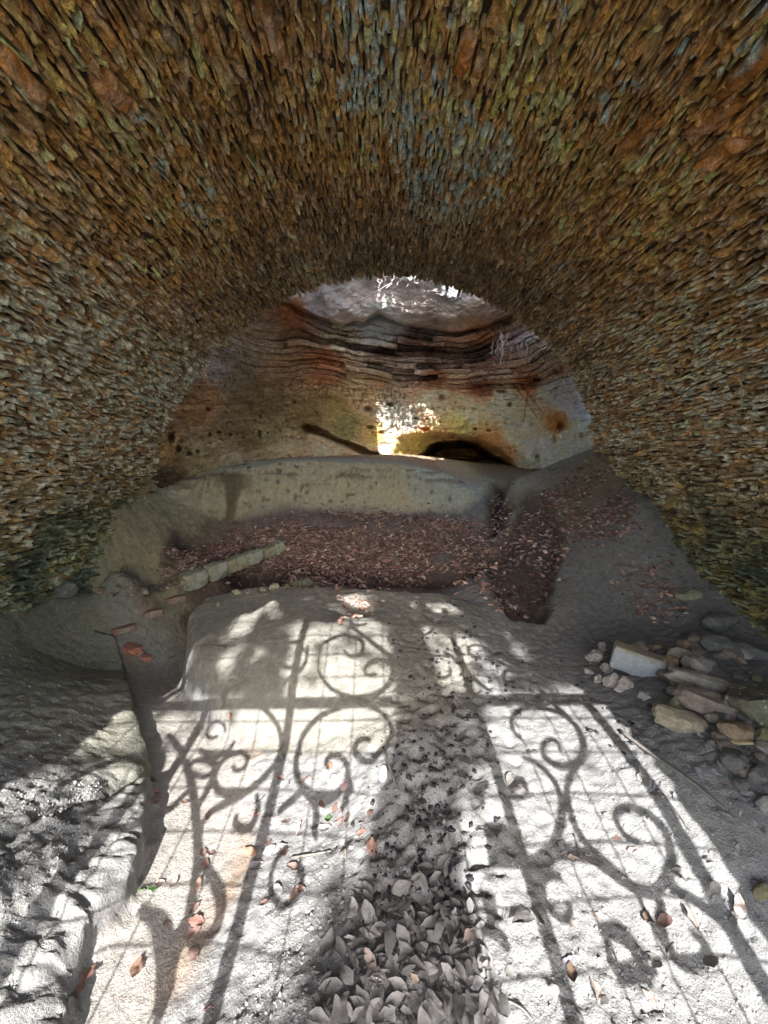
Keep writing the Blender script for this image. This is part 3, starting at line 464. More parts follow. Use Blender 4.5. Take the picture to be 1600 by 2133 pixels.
RC = RC * (1 + .35 * fbm(rx * 38, D * 20, zz * 60, 154, 3) * (1 - .6 * slab))[..., None]; RC = lerp3(RC, RC * .4, crk * (strz * .8 + .07 * (1 - slab) * (1 - strz)) * sstep(-.2, .3, g1)); RC = RC * (1.12 + .38 * ter * strz)[..., None]
RC = np.clip(RC * 1.08, .01, .6)
M_ROCK = material('cave_rock', None, var=.2, scale=9, fine=70, bump=.9, dist=.025, rough=.93, spec=.12, stretch=(1, 1, 2.2))
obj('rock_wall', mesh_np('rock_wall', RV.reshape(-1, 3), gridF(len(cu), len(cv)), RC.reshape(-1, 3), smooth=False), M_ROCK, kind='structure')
def inpoly(poly, n):
    pl = np.array(poly, float); lo, hi = pl.min(0), pl.max(0); out = []
    while len(out) < n:
        c = RNG.uniform(lo, hi, (400, 2)); k = sdpoly(c[:, 0], c[:, 1], poly) > 0; out += list(c[k])
    return out[:n]
# ------------------------------------------------------------------ builders for small things
def tube_np(P, R, k=6, closed=False):
    P = np.asarray(P, float); n = len(P); R = np.broadcast_to(np.asarray(R, float), (n,)); T = np.gradient(P, axis=0); T /= np.linalg.norm(T, axis=1, keepdims=True) + 1e-9
    ref = np.array([0, 0, 1.0]) if abs(T[:, 2]).mean() < .8 else np.array([1.0, 0, 0]); A = np.cross(T, ref); A /= np.linalg.norm(A, axis=1, keepdims=True) + 1e-9; B = np.cross(T, A)
    t = np.arange(k) * 2 * pi / k; V = P[:, None] + R[:, None, None] * (A[:, None] * np.cos(t)[None, :, None] + B[:, None] * np.sin(t)[None, :, None]); V = V.reshape(-1, 3)
    i = np.arange(n - 1)[:, None] * k + np.arange(k)[None]; j = np.arange(n - 1)[:, None] * k + (np.arange(k)[None] + 1) % k
    F = np.stack([i, j, j + k, i + k], -1).reshape(-1, 4); V = np.concatenate([V, P[:1], P[-1:]]); a = np.arange(k); b = (a + 1) % k; c0 = n * k
    caps = np.concatenate([np.stack([b, a, np.full(k, c0), np.full(k, c0)], -1), np.stack([(n - 1) * k + a, (n - 1) * k + b, np.full(k, c0 + 1), np.full(k, c0 + 1)], -1)])
    return V, F, caps
def poly_mesh(name, V, faces, smooth=True):
    me = bpy.data.meshes.new(name); me.from_pydata([tuple(v) for v in V], [], [tuple(dict.fromkeys(int(i) for i in f)) for f in faces]); me.polygons.foreach_set('use_smooth', np.full(len(me.polygons), smooth)); me.update(); return me
def tube(name, P, R, mat, parent=None, k=6, **pr):
    V, F, c = tube_np(P, R, k); return obj(name, poly_mesh(name, V, list(F) + list(c)), mat, parent, **pr)
def spline(L, m=8):
    L = np.asarray(L, float); P = np.concatenate([[2 * L[0] - L[1]], L, [2 * L[-1] - L[-2]]]); out = []
    for i in range(1, len(P) - 2):
        for t in np.arange(m) / m:
            a, b, c, d = P[i - 1:i + 3]; out.append(.5 * (2 * b + (c - a) * t + (2 * a - 5 * b + 4 * c - d) * t * t + (3 * b - a - 3 * c + d) * t ** 3))
    return np.array(out + [L[-1]])
def boxm(name, lo, hi, mat, parent, bev=.003):
    lo, hi = np.array(lo), np.array(hi); V = [(x, y, z) for x in (lo[0], hi[0]) for y in (lo[1], hi[1]) for z in (lo[2], hi[2])]
    me = poly_mesh(name, V, [(0, 1, 3, 2), (4, 6, 7, 5), (0, 4, 5, 1), (2, 3, 7, 6), (0, 2, 6, 4), (1, 5, 7, 3)], False); return obj(name, me, mat, parent)
# ------------------------------------------------------------------ wrought iron gate just behind the viewpoint: its scrolls fall as shadows on the floor
M_IRON = material('rusty_iron', (.035, .028, .024), var=.4, scale=30, fine=140, bump=.3, dist=.002, rough=.6, spec=.4)
GYP = -.35
gate = thing('iron_gate', 'wrought iron gate of scrolls and thin bars behind the viewpoint casting the floor shadows', 'gate', (0, GYP, 0))
for x_ in (-.965, -.44, .485, 1.04): boxm('stile', (x_ - .022, -.015, .03), (x_ + .022, .015, 2.55 if abs(x_) < .6 else 1.80), M_IRON, gate)
boxm('transom', (-1.30, -.02, 1.785), (1.16, .02, 1.825), M_IRON, gate); boxm('bottom_rail', (-1.30, -.018, .10), (1.16, .018, .15), M_IRON, gate)
arc = np.array([(-.07 + 1.20 * cos(t), 0, 1.72 + 1.13 * sin(t)) for t in np.linspace(.1, pi - .1, 40)]); tube('arch_frame', arc, .018, M_IRON, gate)
for z_ in (.25, .40, .55, .70, .83, .97, 1.095, 1.235, 1.385, 1.545, 1.70, 1.95, 2.10, 2.25, 2.40, 2.55):
    hw = 1.18 if z_ < 1.8 else math.sqrt(max(.02, 1.13 ** 2 - (z_ - 1.72) ** 2)); tube('rail', [(-.12 - hw, .006, z_), (-.12 + hw * .5, .006, z_ + .004), (-.02 + hw, .006, z_)], .0036, M_IRON, gate)
for x_ in (-1.21, -1.07, -.92, -.77, -.61, -.28, -.12, .035, .19, .29, .645, .81, .95):
    zt = 1.72 + math.sqrt(max(.01, 1.13 ** 2 - (x_ + .12) ** 2)); tube('bar', [(x_, -.006, .05), (x_ + .006, -.006, 1.2), (x_, -.006, zt)], .0036, M_IRON, gate)
SCR = {
'a': [(-0.319, 2.0), (-0.316, 2.153), (-0.272, 2.212), (-0.206, 2.251), (-0.143, 2.239), (-0.088, 2.202), (-0.077, 2.142), (-0.100, 2.086), (-0.150, 2.086), (-0.183, 2.130)],
'b': [(-0.319, 2.0), (-0.267, 1.912), (-0.207, 1.857), (-0.121, 1.825), (-0.030, 1.832), (0.038, 1.870), (0.079, 1.933), (0.082, 2.012), (0.042, 2.053), (-0.008, 2.054), (-0.049, 2.023), (-0.064, 1.983), (-0.039, 1.954), (0.000, 1.963)],
'c': [(-0.169, 2.350), (-0.081, 2.253), (0.001, 2.166), (0.093, 2.075), (0.172, 2.001)], 'd': [(-0.395, 2.165), (-0.393, 2.037), (-0.448, 1.962), (-0.514, 1.891), (-0.590, 1.839)],
'e': [(-0.405, 2.121), (-0.460, 2.190), (-0.530, 2.181), (-0.561, 2.116), (-0.529, 2.042), (-0.464, 2.010), (-0.444, 2.049)], 'f': [(0.396, 2.124), (0.454, 2.067), (0.499, 1.971), (0.545, 1.901), (0.591, 1.846)],
'g': [(0.70, 2.05), (0.751, 2.002), (0.794, 1.940), (0.846, 1.890), (0.857, 1.834)],
'h': [(0.050, 1.600), (0.067, 1.640), (0.049, 1.705), (-0.000, 1.753), (-0.074, 1.778), (-0.156, 1.771), (-0.245, 1.740), (-0.309, 1.693), (-0.355, 1.623), (-0.368, 1.550), (-0.365, 1.484), (-0.338, 1.423), (-0.297, 1.383), (-0.243, 1.361), (-0.186, 1.363), (-0.144, 1.394), (-0.124, 1.442), (-0.131, 1.490), (-0.160, 1.521), (-0.203, 1.527), (-0.227, 1.500), (-0.210, 1.469)],
'i': [(0.067, 1.640), (0.058, 1.593), (0.019, 1.554), (-0.026, 1.511), (-0.066, 1.515), (-0.097, 1.549), (-0.089, 1.590), (-0.055, 1.607), (-0.028, 1.598)],
'j': [(-0.127, 1.436), (-0.106, 1.403), (-0.123, 1.368), (-0.137, 1.314)], 'k': [(-0.297, 1.383), (-0.327, 1.366), (-0.364, 1.332), (-0.40, 1.300)], 'l': [(-0.299, 1.363), (-0.240, 1.339), (-0.179, 1.354), (-0.128, 1.419), (-0.117, 1.466)],
'm': [(-0.279, 1.369), (-0.242, 1.304), (-0.239, 1.251), (-0.226, 1.219)],
'n': [(-0.759, 1.773), (-0.682, 1.797), (-0.631, 1.783), (-0.579, 1.761), (-0.524, 1.710), (-0.478, 1.638), (-0.459, 1.563), (-0.462, 1.495), (-0.495, 1.437), (-0.541, 1.389), (-0.574, 1.365), (-0.640, 1.358), (-0.697, 1.373), (-0.737, 1.407), (-0.754, 1.450), (-0.744, 1.489), (-0.706, 1.524), (-0.653, 1.532), (-0.613, 1.505), (-0.616, 1.466), (-0.648, 1.452), (-0.676, 1.471)],
'o': [(-0.902, 1.550), (-0.844, 1.522), (-0.775, 1.516), (-0.733, 1.544), (-0.719, 1.589)], 'p': [(-1.104, 1.630), (-1.019, 1.566), (-0.931, 1.487)],
'q': [(-0.915, 1.474), (-0.866, 1.494), (-0.788, 1.482), (-0.761, 1.450), (-0.799, 1.424), (-0.871, 1.442)], 'r': [(-0.764, 1.280), (-0.747, 1.364), (-0.752, 1.429), (-0.742, 1.471)],
's': [(-0.696, 1.218), (-0.703, 1.263), (-0.681, 1.301), (-0.623, 1.331), (-0.574, 1.356), (-0.539, 1.382)], 't': [(-0.515, 1.358), (-0.489, 1.306), (-0.497, 1.252), (-0.533, 1.241), (-0.569, 1.261), (-0.574, 1.287)],
'u': [(-0.83, 1.38), (-0.847, 1.351), (-0.874, 1.304), (-0.923, 1.293), (-0.961, 1.304)], 'v': [(-0.672, 1.164), (-0.607, 1.122), (-0.560, 1.092), (-0.523, 1.056), (-0.507, 1.016), (-0.524, 0.981), (-0.564, 0.977), (-0.592, 0.989)],
'w': [(-0.639, 0.945), (-0.629, 0.974), (-0.617, 1.011), (-0.619, 1.031)],
'x': [(0.792, 1.538), (0.798, 1.576), (0.782, 1.596), (0.743, 1.583), (0.715, 1.545), (0.721, 1.508), (0.753, 1.484), (0.800, 1.481), (0.845, 1.501), (0.885, 1.544), (0.912, 1.602), (0.919, 1.657), (0.897, 1.709), (0.845, 1.741), (0.768, 1.750), (0.705, 1.743), (0.654, 1.712), (0.625, 1.675), (0.626, 1.625), (0.651, 1.604)],
'y': [(0.845, 1.501), (0.810, 1.466), (0.765, 1.422), (0.738, 1.375), (0.721, 1.327), (0.714, 1.275), (0.732, 1.220), (0.762, 1.178), (0.793, 1.143), (0.823, 1.110), (0.867, 1.103), (0.921, 1.125), (0.955, 1.156), (0.980, 1.194), (0.998, 1.238), (1.000, 1.283), (0.980, 1.320), (0.944, 1.339), (0.906, 1.334), (0.875, 1.311), (0.868, 1.276), (0.881, 1.242), (0.911, 1.233)],
'z': [(0.616, 1.522), (0.664, 1.497), (0.696, 1.456), (0.712, 1.412), (0.707, 1.366), (0.693, 1.329), (0.663, 1.282), (0.613, 1.235), (0.572, 1.212), (0.50, 1.195)],
'A': [(0.50, 1.165), (0.540, 1.189), (0.620, 1.206), (0.680, 1.202), (0.728, 1.189), (0.753, 1.163), (0.800, 1.120)], 'B': [(0.820, 1.105), (0.822, 1.053), (0.829, 1.013), (0.839, 0.986), (0.844, 0.964), (0.867, 0.949), (0.908, 0.951), (0.939, 0.969), (0.942, 0.996), (0.926, 1.011)],
'C': [(0.889, 1.092), (0.869, 1.056), (0.844, 1.012), (0.844, 0.978)], 'D': [(0.935, 1.121), (0.943, 1.107), (0.976, 1.090), (1.010, 1.061), (1.031, 1.033), (1.039, 1.010)],
'E': [(0.645, 1.036), (0.694, 1.025), (0.725, 1.008), (0.736, 0.982), (0.732, 0.956), (0.722, 0.933)], 'F': [(0.666, 1.006), (0.648, 0.991), (0.648, 0.969), (0.669, 0.951), (0.714, 0.944), (0.771, 0.945)],
'G': [(0.487, 1.120), (0.499, 1.145), (0.540, 1.174), (0.583, 1.191)], 'H': [(0.395, 1.365), (0.381, 1.394), (0.420, 1.423), (0.439, 1.428)], 'I': [(0.546, 1.372), (0.575, 1.396), (0.582, 1.427), (0.560, 1.433), (0.505, 1.389), (0.540, 1.370)],
'J': [(0.296, 1.060), (0.327, 1.051), (0.350, 1.036), (0.364, 1.015)], 'K': [(0.864, 1.862), (0.882, 1.781), (0.915, 1.700)],
'L': [(-1.15, 1.25), (-1.08, 1.33), (-1.02, 1.42), (-1.06, 1.52), (-1.15, 1.52), (-1.18, 1.44), (-1.13, 1.41)], 'M': [(-1.02, 1.0), (-1.08, 1.1), (-1.15, 1.16), (-1.2, 1.1), (-1.16, 1.03)]}
THICK = dict(E=.019, A=.016, z=.0125, y=.0135, x=.0125, v=.015)
for key, L in SCR.items():
    P = spline(L); t = np.linspace(0, 1, len(P)); r = THICK.get(key, .0128) * (.72 + .45 * np.sin(pi * t)); tube('scroll', np.c_[P[:, 0], np.full(len(P), .014), P[:, 1]], r, M_IRON, gate)
for cx_, cz_, r_, a0, a1 in [(-.10, 2.40, .10, 0, 5.6), (.36, 2.0, .10, 1, 6.5), (-.60, 2.02, .09, 2, 7.6), (.12, 2.22, .085, -1, 4.4), (.60, 2.12, .08, 0, 5), (-.30, 2.45, .09, 3, 8.2), (.74, 1.93, .07, 0, 5.5), (.30, 2.36, .09, -2, 3), (-.86, 1.64, .07, 0, 5.4), (.20, 1.66, .085, 1, 6.4), (.36, 1.53, .07, 0, 5), (.19, 1.02, .09, 0, 5.6), (-.30, 1.12, .08, 2, 7.4), (.56, 1.10, .06, 1, 6)]:
    tt = np.linspace(a0, a1, 26); rr = r_ * np.linspace(1.0, .45, 26); tube('scroll', np.c_[cx_ + rr * np.cos(tt), np.full(26, .012), cz_ + rr * np.sin(tt)], .010, M_IRON, gate)
st = spline([(-0.931, 1.487), (-0.828, 1.377), (-0.740, 1.265), (-0.672, 1.164), (-0.630, 1.065), (-0.609, 0.998), (-0.600, 0.926), (-0.583, 0.855), (-.58, .6), (-.58, .2)]); tube('stem', np.c_[st[:, 0], np.full(len(st), .02), st[:, 1]], np.linspace(.017, .013, len(st)), M_IRON, gate)
lf = spline([(-0.785, 1.035), (-0.703, 1.004), (-0.665, 0.973), (-0.635, 0.939), (-0.615, 0.900), (-0.596, 0.855)]); tube('iron_leaf', np.c_[lf[:, 0], np.full(len(lf), .02), lf[:, 1]], .008 + .018 * np.sin(np.linspace(.2, pi, len(lf))), M_IRON, gate, k=8)
boxm('lock_case', (.372, -.02, 1.20), (.462, .02, 1.295), M_IRON, gate); boxm('latch_plate', (.318, -.012, 1.085), (.36, .012, 1.13), M_IRON, gate)
# ------------------------------------------------------------------ tree outside whose crown dapples the light
M_BARK = material('bark', (.10, .08, .06), var=.4, scale=9, fine=40, bump=.8, dist=.02, stretch=(1, 1, .3)); M_LEAF = material('green_leaf', (.07, .11, .03), var=.3, bump=0, rough=.6)
tree = thing('leafy_tree', 'leafy tree outside behind the viewpoint whose crown dapples the sunlight', 'tree', (.1, -5, 0))
tp = spline([(-.02, 0, -.1), (0, 0, 2.5), (.0, 0, 4.2), (.09, .02, 4.75), (.15, 0, 5.3), (.08, -.1, 6.0), (.1, -.8, 7.0), (0, -1.8, 8.2)]); tube('stand_in_trunk', tp, np.interp(np.linspace(0, 1, len(tp)), [0, .3, .45, .62, 1], [.24, .17, .14, .075, .04]), M_BARK, tree, k=10)  # unseen trunk placed to stand in for a person's shadow on the path
for (a, b, c) in [((.1, -.4, 6.5), (.9, -1.2, 7.6), (1.6, -2, 8.6)), ((.1, 0, 5.6), (-.8, -1, 6.8), (-1.6, -2, 8)), ((.1, -.8, 7), (.4, -2.4, 8.4), (.3, -3, 9.5))]: q_ = spline([a, b, c]); tube('limb', q_, np.linspace(.05, .015, len(q_)), M_BARK, tree)
NL = 42000; lx = RNG.uniform(-2.0, 1.9, NL); lh = RNG.uniform(.75, 4.6, NL); ls = RNG.uniform(6.8, 10.5, NL)
den = np.where(lh > 1.86, .07, .004)
den = np.where((lh > 1.84) & (lx < -.50), 1.9, den); den = np.where((lh > 1.86) & (lx > .66), .95, den); den = np.where(lh > 2.46 - .30 * np.abs(lx + .05), 1.3, den); den = np.where((lh > 1.84) & (lx > .10) & (lx < .24), .9, den)
den = np.where((lh < 1.86) & (lh > 1.42 + .1 * lx) & (lx > .1) & (lx < .56), .42, den); den = np.where((lh < 1.86) & (lh > 1.48) & (lx < -.72), .10, den); den = np.where((lx < -1.0) & (lh < 1.9), .22, den)
den = np.where((lh < 1.06) & (lx > -.36) & (lx < .30), .7, den); den = np.where((lh < 1.14) & (lx > -.16) & (lx < .27), 1.3, den); den = np.where((lx > 1.2) | (lx < -1.5), .3, den)
cl = .5 + .62 * vn(lx * 7, lh * 7, 0, 161) + .45 * vn(lx * 15, lh * 15, 0, 162); acc = RNG.rand(NL) < den * np.clip((cl - .5) * 3.2 + .5 + .45 * (den > .8), 0, 1.8); lx, lh, ls = lx[acc], lh[acc], ls[acc]; n = len(lx)
LC = np.c_[lx, -.35 - ls * cos(ELEV), lh + ls * sin(ELEV)] - np.array([.1, -5, 0]); a1 = RNG.randn(n, 3); a1 /= np.linalg.norm(a1, axis=1, keepdims=True); a2 = np.cross(a1, RNG.randn(n, 3)); a2 /= np.linalg.norm(a2, axis=1, keepdims=True); sz = RNG.uniform(.035, .065, n)[:, None]
LV = np.stack([LC - a1 * sz, LC + a2 * sz * .6, LC + a1 * sz, LC - a2 * sz * .6], 1).reshape(-1, 3); obj('crown', mesh_np('crown', LV, np.arange(4 * n).reshape(-1, 4), smooth=False), M_LEAF, tree)

# ------------------------------------------------------------------ stones
_ico = {}
def ico(sub):
    if sub not in _ico:
        import bmesh
        bm = bmesh.new(); bmesh.ops.create_icosphere(bm, subdivisions=sub, radius=1); bm.verts.ensure_lookup_table()
        _ico[sub] = (np.array([v.co[:] for v in bm.verts]), np.array([[v.index for v in f.verts] for f in bm.faces])); bm.free()
    return _ico[sub]
def rock_mesh(name, dim, seed, boxy=.0, rough=.10, cuts=7, sub=4):
    V, F = ico(3 if sub == 4 and boxy < .6 else sub); V = V.copy(); r = np.random.RandomState(seed)
    if boxy: W = V / np.abs(V).max(1, keepdims=True); V = V * (1 - boxy) + W * boxy
    for _ in range(cuts):
        nrm = r.randn(3); nrm /= np.linalg.norm(nrm); d = r.uniform(.45, .85) if not boxy else (r.uniform(.62, 1.0) if boxy < .45 else r.uniform(1.0, 1.25)); k = V @ nrm; V = V - np.maximum(k - d, 0)[:, None] * nrm * .92
    o_ = r.rand(3) * 50; s = V * np.asarray(dim) * 10
    rad = 1.5 * rough * fbm(V[:, 0] * 1.6 + o_[0], V[:, 1] * 1.6 + o_[1], V[:, 2] * 1.6 + o_[2], seed, 4) + rough * .35 * fbm(s[:, 0] * 3 + o_[0], s[:, 1] * 3, s[:, 2] * 5, seed + 3, 3)
    V = V * (1 + rad[:, None]); V = V * np.asarray(dim) / 2; return mesh_np(name, V, F, smooth=False)
def RM(n, base, **k): return material(n, base, **{**dict(var=.34, scale=20, fine=110, bump=.9, dist=.008), **k})
M_R = dict(white=RM('white_block_stone', (.50, .53, .56), var=.12, tint=(.42, .38, .27)), tan=RM('tan_stone', (.27, .235, .175)), orange=RM('ochre_stone', (.26, .195, .135)), grey=RM('grey_stone', (.20, .19, .175)), dark=RM('dark_damp_stone', (.125, .125, .118)), slab=RM('pale_slab_stone', (.30, .275, .235), stretch=(1, 1, 3)),
    brown=RM('brown_slab_stone', (.20, .165, .135)), moss=RM('greenish_stone', (.26, .26, .17), tint=(.30, .33, .26)), brick=RM('red_brick', (.22, .128, .095), tint=(.25, .22, .18)), kerb=RM('pale_green_kerb_stone', (.26, .255, .185), tint=(.29, .325, .28)), speck=RM('lichen_spotted_stone', (.13, .125, .09), spots=((.42, .40, .28), 28, .60)), olivekerb=RM('olive_kerb_stone', (.235, .215, .14), tint=(.27, .28, .21)), clod=RM('dry_mud', (.33, .30, .285)), red=RM('red_tile', (.32, .145, .10), var=.25), olive=RM('olive_stone', (.16, .15, .085)))
def depth_at(p): return float((np.asarray(p) - CAM) @ _F)
def stone(name, u, v, wpx, hpx, mat, label, cat, yaw=0, tilt=(0, 0), dpt=None, boxy=0, rough=.12, seed=None, sink=.25, group=None, cuts=7, z0=.35, up=0):
    p = onground(np.float64(u), np.float64(v), z0); k = depth_at(p) / FOC; wd = wpx * k; ht = hpx * k * 1.0; dp = dpt if dpt else .75 * min(wd, ht * 1.6)
    o = obj(name, rock_mesh(name, (wd, dp, ht), seed if seed is not None else int(u * 7 + v), boxy, rough, cuts), M_R[mat], loc=(p[0], p[1] , p[2] + ht * (.5 - sink) + up), rot=(radians(tilt[0]), radians(tilt[1]), radians(yaw)))
    return tag(o, label, cat, group)
def topcol(o, side, top):
    me = o.data; co = np.zeros(len(me.vertices) * 3); me.vertices.foreach_get('co', co); co = co.reshape(-1, 3); h = co[:, 2] / co[:, 2].max(); m = sstep(.55, .85, h + .25 * fbm(co[:, 0] * 40, co[:, 1] * 40, co[:, 2] * 40, 9, 3))
    a = me.color_attributes.new('Col', 'FLOAT_COLOR', 'POINT'); c = np.ones((len(co), 4)); c[:, :3] = np.asarray(side) * (1 - m[:, None]) + np.asarray(top) * m[:, None]; a.data.foreach_set('color', c.ravel())
    me.materials.clear(); me.materials.append(material('two_tone_stone', None, var=.15, scale=20, fine=110, bump=.8, dist=.006))
G1 = 'loose stones piled against the right wall'
sb_ = stone('stone_block', 1325, 1400, 94, 52, 'white', 'squared pale bluish white stone block with a rough tan top', 'stone', yaw=-30, tilt=(0, 9), dpt=.085, boxy=.92, rough=.035, sink=.06, cuts=2)
topcol(sb_, (.30, .32, .335), (.27, .24, .18))
for a in [
 (1333, 1352, 40, 26, 'tan', 'small brown stone just behind the white block', 10), (1388, 1392, 50, 46, 'orange', 'ochre stone touching the right end of the white block', 30), (1416, 1376, 52, 40, 'tan', 'jagged tan stone above the ochre one near the white block', -10), (1462, 1398, 72, 44, 'slab', 'rounded grey tan stone behind the long pale slab', -15),
 (1418, 1430, 38, 32, 'orange', 'small brown stone wedged under the near end of the long pale slab', 0), (1412, 1480, 36, 48, 'moss', 'mossy tan upright stone left of the brown split slab', 20), (1497, 1302, 78, 44, 'dark', 'dark grey angular stone by the foot of the right wall', -10), (1438, 1246, 62, 26, 'moss', 'flat pale green brick shaped stone high on the right slope', 5),
 (1500, 1352, 74, 40, 'dark', 'dark wedge stone behind the tan stones', -20), (1557, 1362, 96, 32, 'dark', 'long dark stone lying along the right wall', -22), (1535, 1532, 74, 44, 'orange', 'smooth orange brown stone below the spotted boulder', -15), (1532, 1590, 62, 44, 'dark', 'dark flat stone under the orange brown stone', 10), (1590, 1545, 36, 46, 'olive', 'olive stone cut by the right edge of the picture', 0),
 (1580, 1622, 56, 44, 'dark', 'dark stone at the right edge under the olive one', 15), (1515, 1562, 46, 26, 'brown', 'small flat brown stone beside the yellow strip of bark', 0), (1590, 1680, 40, 46, 'grey', 'grey stone at the right edge above the dark damp soil', 0), (1312, 1188, 34, 16, 'grey', 'flat grey stone among leaves on the upper right slope', 0), (1478, 1556, 40, 22, 'grey', 'small grey stone near the two pale leaves at right', 20), (1545, 1640, 40, 26, 'dark', 'low dark stone half sunk in the soil at right', 30), (1446, 1340, 40, 26, 'brown', 'small brown stone behind the jagged tan stone', 0), (1584, 1865, 34, 40, 'olive', 'greenish stone low at the right edge', 0), (1365, 1352, 26, 20, 'orange', 'small reddish stone left of the jagged tan stone', 0)]:
    stone('rubble_stone', a[0], a[1], a[2], a[3], a[4], a[5], 'stone', yaw=a[6], boxy=.35, rough=.09, sink=.30, group=G1, cuts=16)
for i, (u, v) in enumerate(inpoly([(1370, 1330), (1590, 1330), (1600, 1620), (1480, 1560), (1390, 1450)], 40)):
    s_ = RNG.uniform(16, 34); stone('rubble_chip', u, v, s_ * 1.3, s_ * .8, ['grey', 'tan', 'slab', 'brown', 'dark', 'orange'][i % 6], ['grey', 'tan', 'pale', 'brown', 'dark', 'ochre'][i % 6] + ' chip in the ' + ('far' if v < 1420 else 'middle' if v < 1500 else 'near') + ' part of the right hand rubble, ' + ('left' if u < 1470 else 'wall') + ' side', 'stone', yaw=RNG.uniform(0, 180), boxy=.3, rough=.12, sink=.3, group='small chips in the rubble', cuts=10)
stone('long_slab', 1476, 1440, 158, 30, 'slab', 'long pale splintered slab sloping down towards the spotted boulder', 'stone', yaw=-24, tilt=(0, 8), dpt=.09, boxy=.5, rough=.16, sink=.1, group=G1, cuts=5, up=.01)
stone('split_slab', 1466, 1478, 112, 46, 'brown', 'brown grey split slab lying below the long pale slab', 'stone', yaw=-26, tilt=(0, 10), dpt=.12, boxy=.5, rough=.15, sink=.15, group=G1)
stone('tan_slab', 1413, 1512, 92, 42, 'tan', 'tan slab leaning on the dirt at the near end of the rubble', 'stone', yaw=-22, tilt=(8, 12), dpt=.10, boxy=.55, rough=.12, sink=.15, group=G1)
stone('boulder', 1578, 1490, 120, 92, 'speck', 'large dark boulder spotted with pale lichen at the right edge', 'stone', yaw=10, dpt=.2, boxy=.2, rough=.12, sink=.25, group=G1)
for i, (u, v, s_) in enumerate([(1236, 1375, 38), (1262, 1396, 34), (1254, 1352, 28), (1228, 1402, 26), (1272, 1424, 40), (1300, 1432, 44), (1246, 1418, 24), (1340, 1452, 30)]):
    stone('mud_clod', u, v, s_, s_ * .8, 'clod', ['crumbly grey mud clod left of the white block near its top', 'grey mud clod touching the left side of the white block', 'small mud clod behind the left corner of the white block', 'outermost mud clod at the left of the white block', 'lumpy mud clod under the left end of the white block', 'wide mud clod under the middle of the white block', 'smallest mud clod in front of the left clods by the block', 'lone mud clod on the dirt below the white block'][i], 'clod', yaw=40 * i, rough=.35, sink=.3, group='mud clods by the white block')
# row of dressed kerb stones on the left, bricks along the bank
KA, KB = onground(np.float64(380), np.float64(1222), .4), onground(np.float64(588), np.float64(1138), .55); kyaw = math.degrees(math.atan2(KB[1] - KA[1], KB[0] - KA[0])); klen = float(np.hypot(*(KB - KA)[:2])); t_ = 0
for fr, ht, dp, col, lab in [(.21, .15, .15, 'kerb', 'nearest and widest kerb stone of the left row with a bluish end'), (.18, .15, .13, 'kerb', 'second kerb stone of the left row with a ragged joint'), (.19, .13, .13, 'olivekerb', 'third kerb stone of the left row with a dark crack'), (.17, .12, .12, 'kerb', 'fourth kerb stone of the left row towards the leaves'), (.13, .10, .12, 'olivekerb', 'fifth kerb stone of the left row half buried in leaves'), (.10, .13, .11, 'kerb', 'farthest kerb stone of the left row beside a red brick end')]:
    q_ = KA + (KB - KA) * (t_ + fr / 2); t_ += fr + .004; zg = max(gz(q_[0], q_[1]), KA[2] + (KB[2] - KA[2]) * t_ - .03); o = obj('kerb_stone', rock_mesh('kerb_stone', (fr * klen * 1.06, dp, ht), int(fr * 1000 + ht * 100), .72, .12, 5), M_R[col], loc=(q_[0], q_[1], zg + ht * .22), rot=(radians(RNG.uniform(-6, 6)), radians(-9 + RNG.uniform(-4, 4)), radians(kyaw + RNG.uniform(-5, 5)))); tag(o, lab, 'kerb stone', 'kerb stones in a row at the foot of the left bank')
stone('brick_end', 566, 1134, 15, 12, 'brick', 'small red brick end on the far kerb stone', 'brick', yaw=20, boxy=.8, rough=.04, sink=-.3, z0=.6)
for u, v, wd, ht, yw, lab in [(362, 1250, 46, 13, 40, 'red brick nearest the kerb stones in the edge of the channel'), (312, 1280, 50, 15, 38, 'red brick in the middle of the channel edge capped with mud'), (258, 1312, 44, 13, 36, 'mud covered brick at the near end of the channel edge')]:
    stone('brick', u, v, wd, ht, 'brick', lab, 'brick', yaw=yw, dpt=.07, boxy=.85, rough=.09, sink=.42, group='bricks edging the channel', cuts=4, z0=.15)
stone('tile_piece', 270, 1352, 70, 16, 'red', 'flat orange red clay tile lying in the channel below the bank', 'tile', yaw=-34, dpt=.08, boxy=.7, rough=.16, sink=.38, z0=.05); stone('tile_chip', 303, 1372, 30, 12, 'red', 'orange red clay chip at the low end of the tile', 'tile', yaw=-20, dpt=.05, boxy=.5, rough=.2, sink=.35, z0=.05)
for u, v, s_ in [(492, 1236, 24), (570, 1226, 22), (620, 1222, 26), (640, 1219, 28), (598, 1225, 16), (548, 1231, 14), (516, 1237, 12), (660, 1223, 15), (455, 1262, 16)]: stone('mound_clod', u, v, s_, s_ * .7, 'moss', {492: 'leftmost pale clod of the row on the far rim of the mound', 570: 'squarish clod right of centre of the row on the mound rim', 620: 'clod beside the rim top clod where the mound meets the leaves', 640: 'topmost and largest clod on the far rim of the mound', 598: 'small clod left of the pair of big clods on the mound rim', 548: 'tiny clod left of the squarish clod on the mound rim', 516: 'tiny clod next to the leftmost clod on the mound rim', 660: 'small clod right of the largest clod on the mound rim', 455: 'clod lower down on the left shoulder of the mound'}[u], 'clod', yaw=u, rough=.25, sink=.25, group='clods on the rim of the mound', z0=.43)
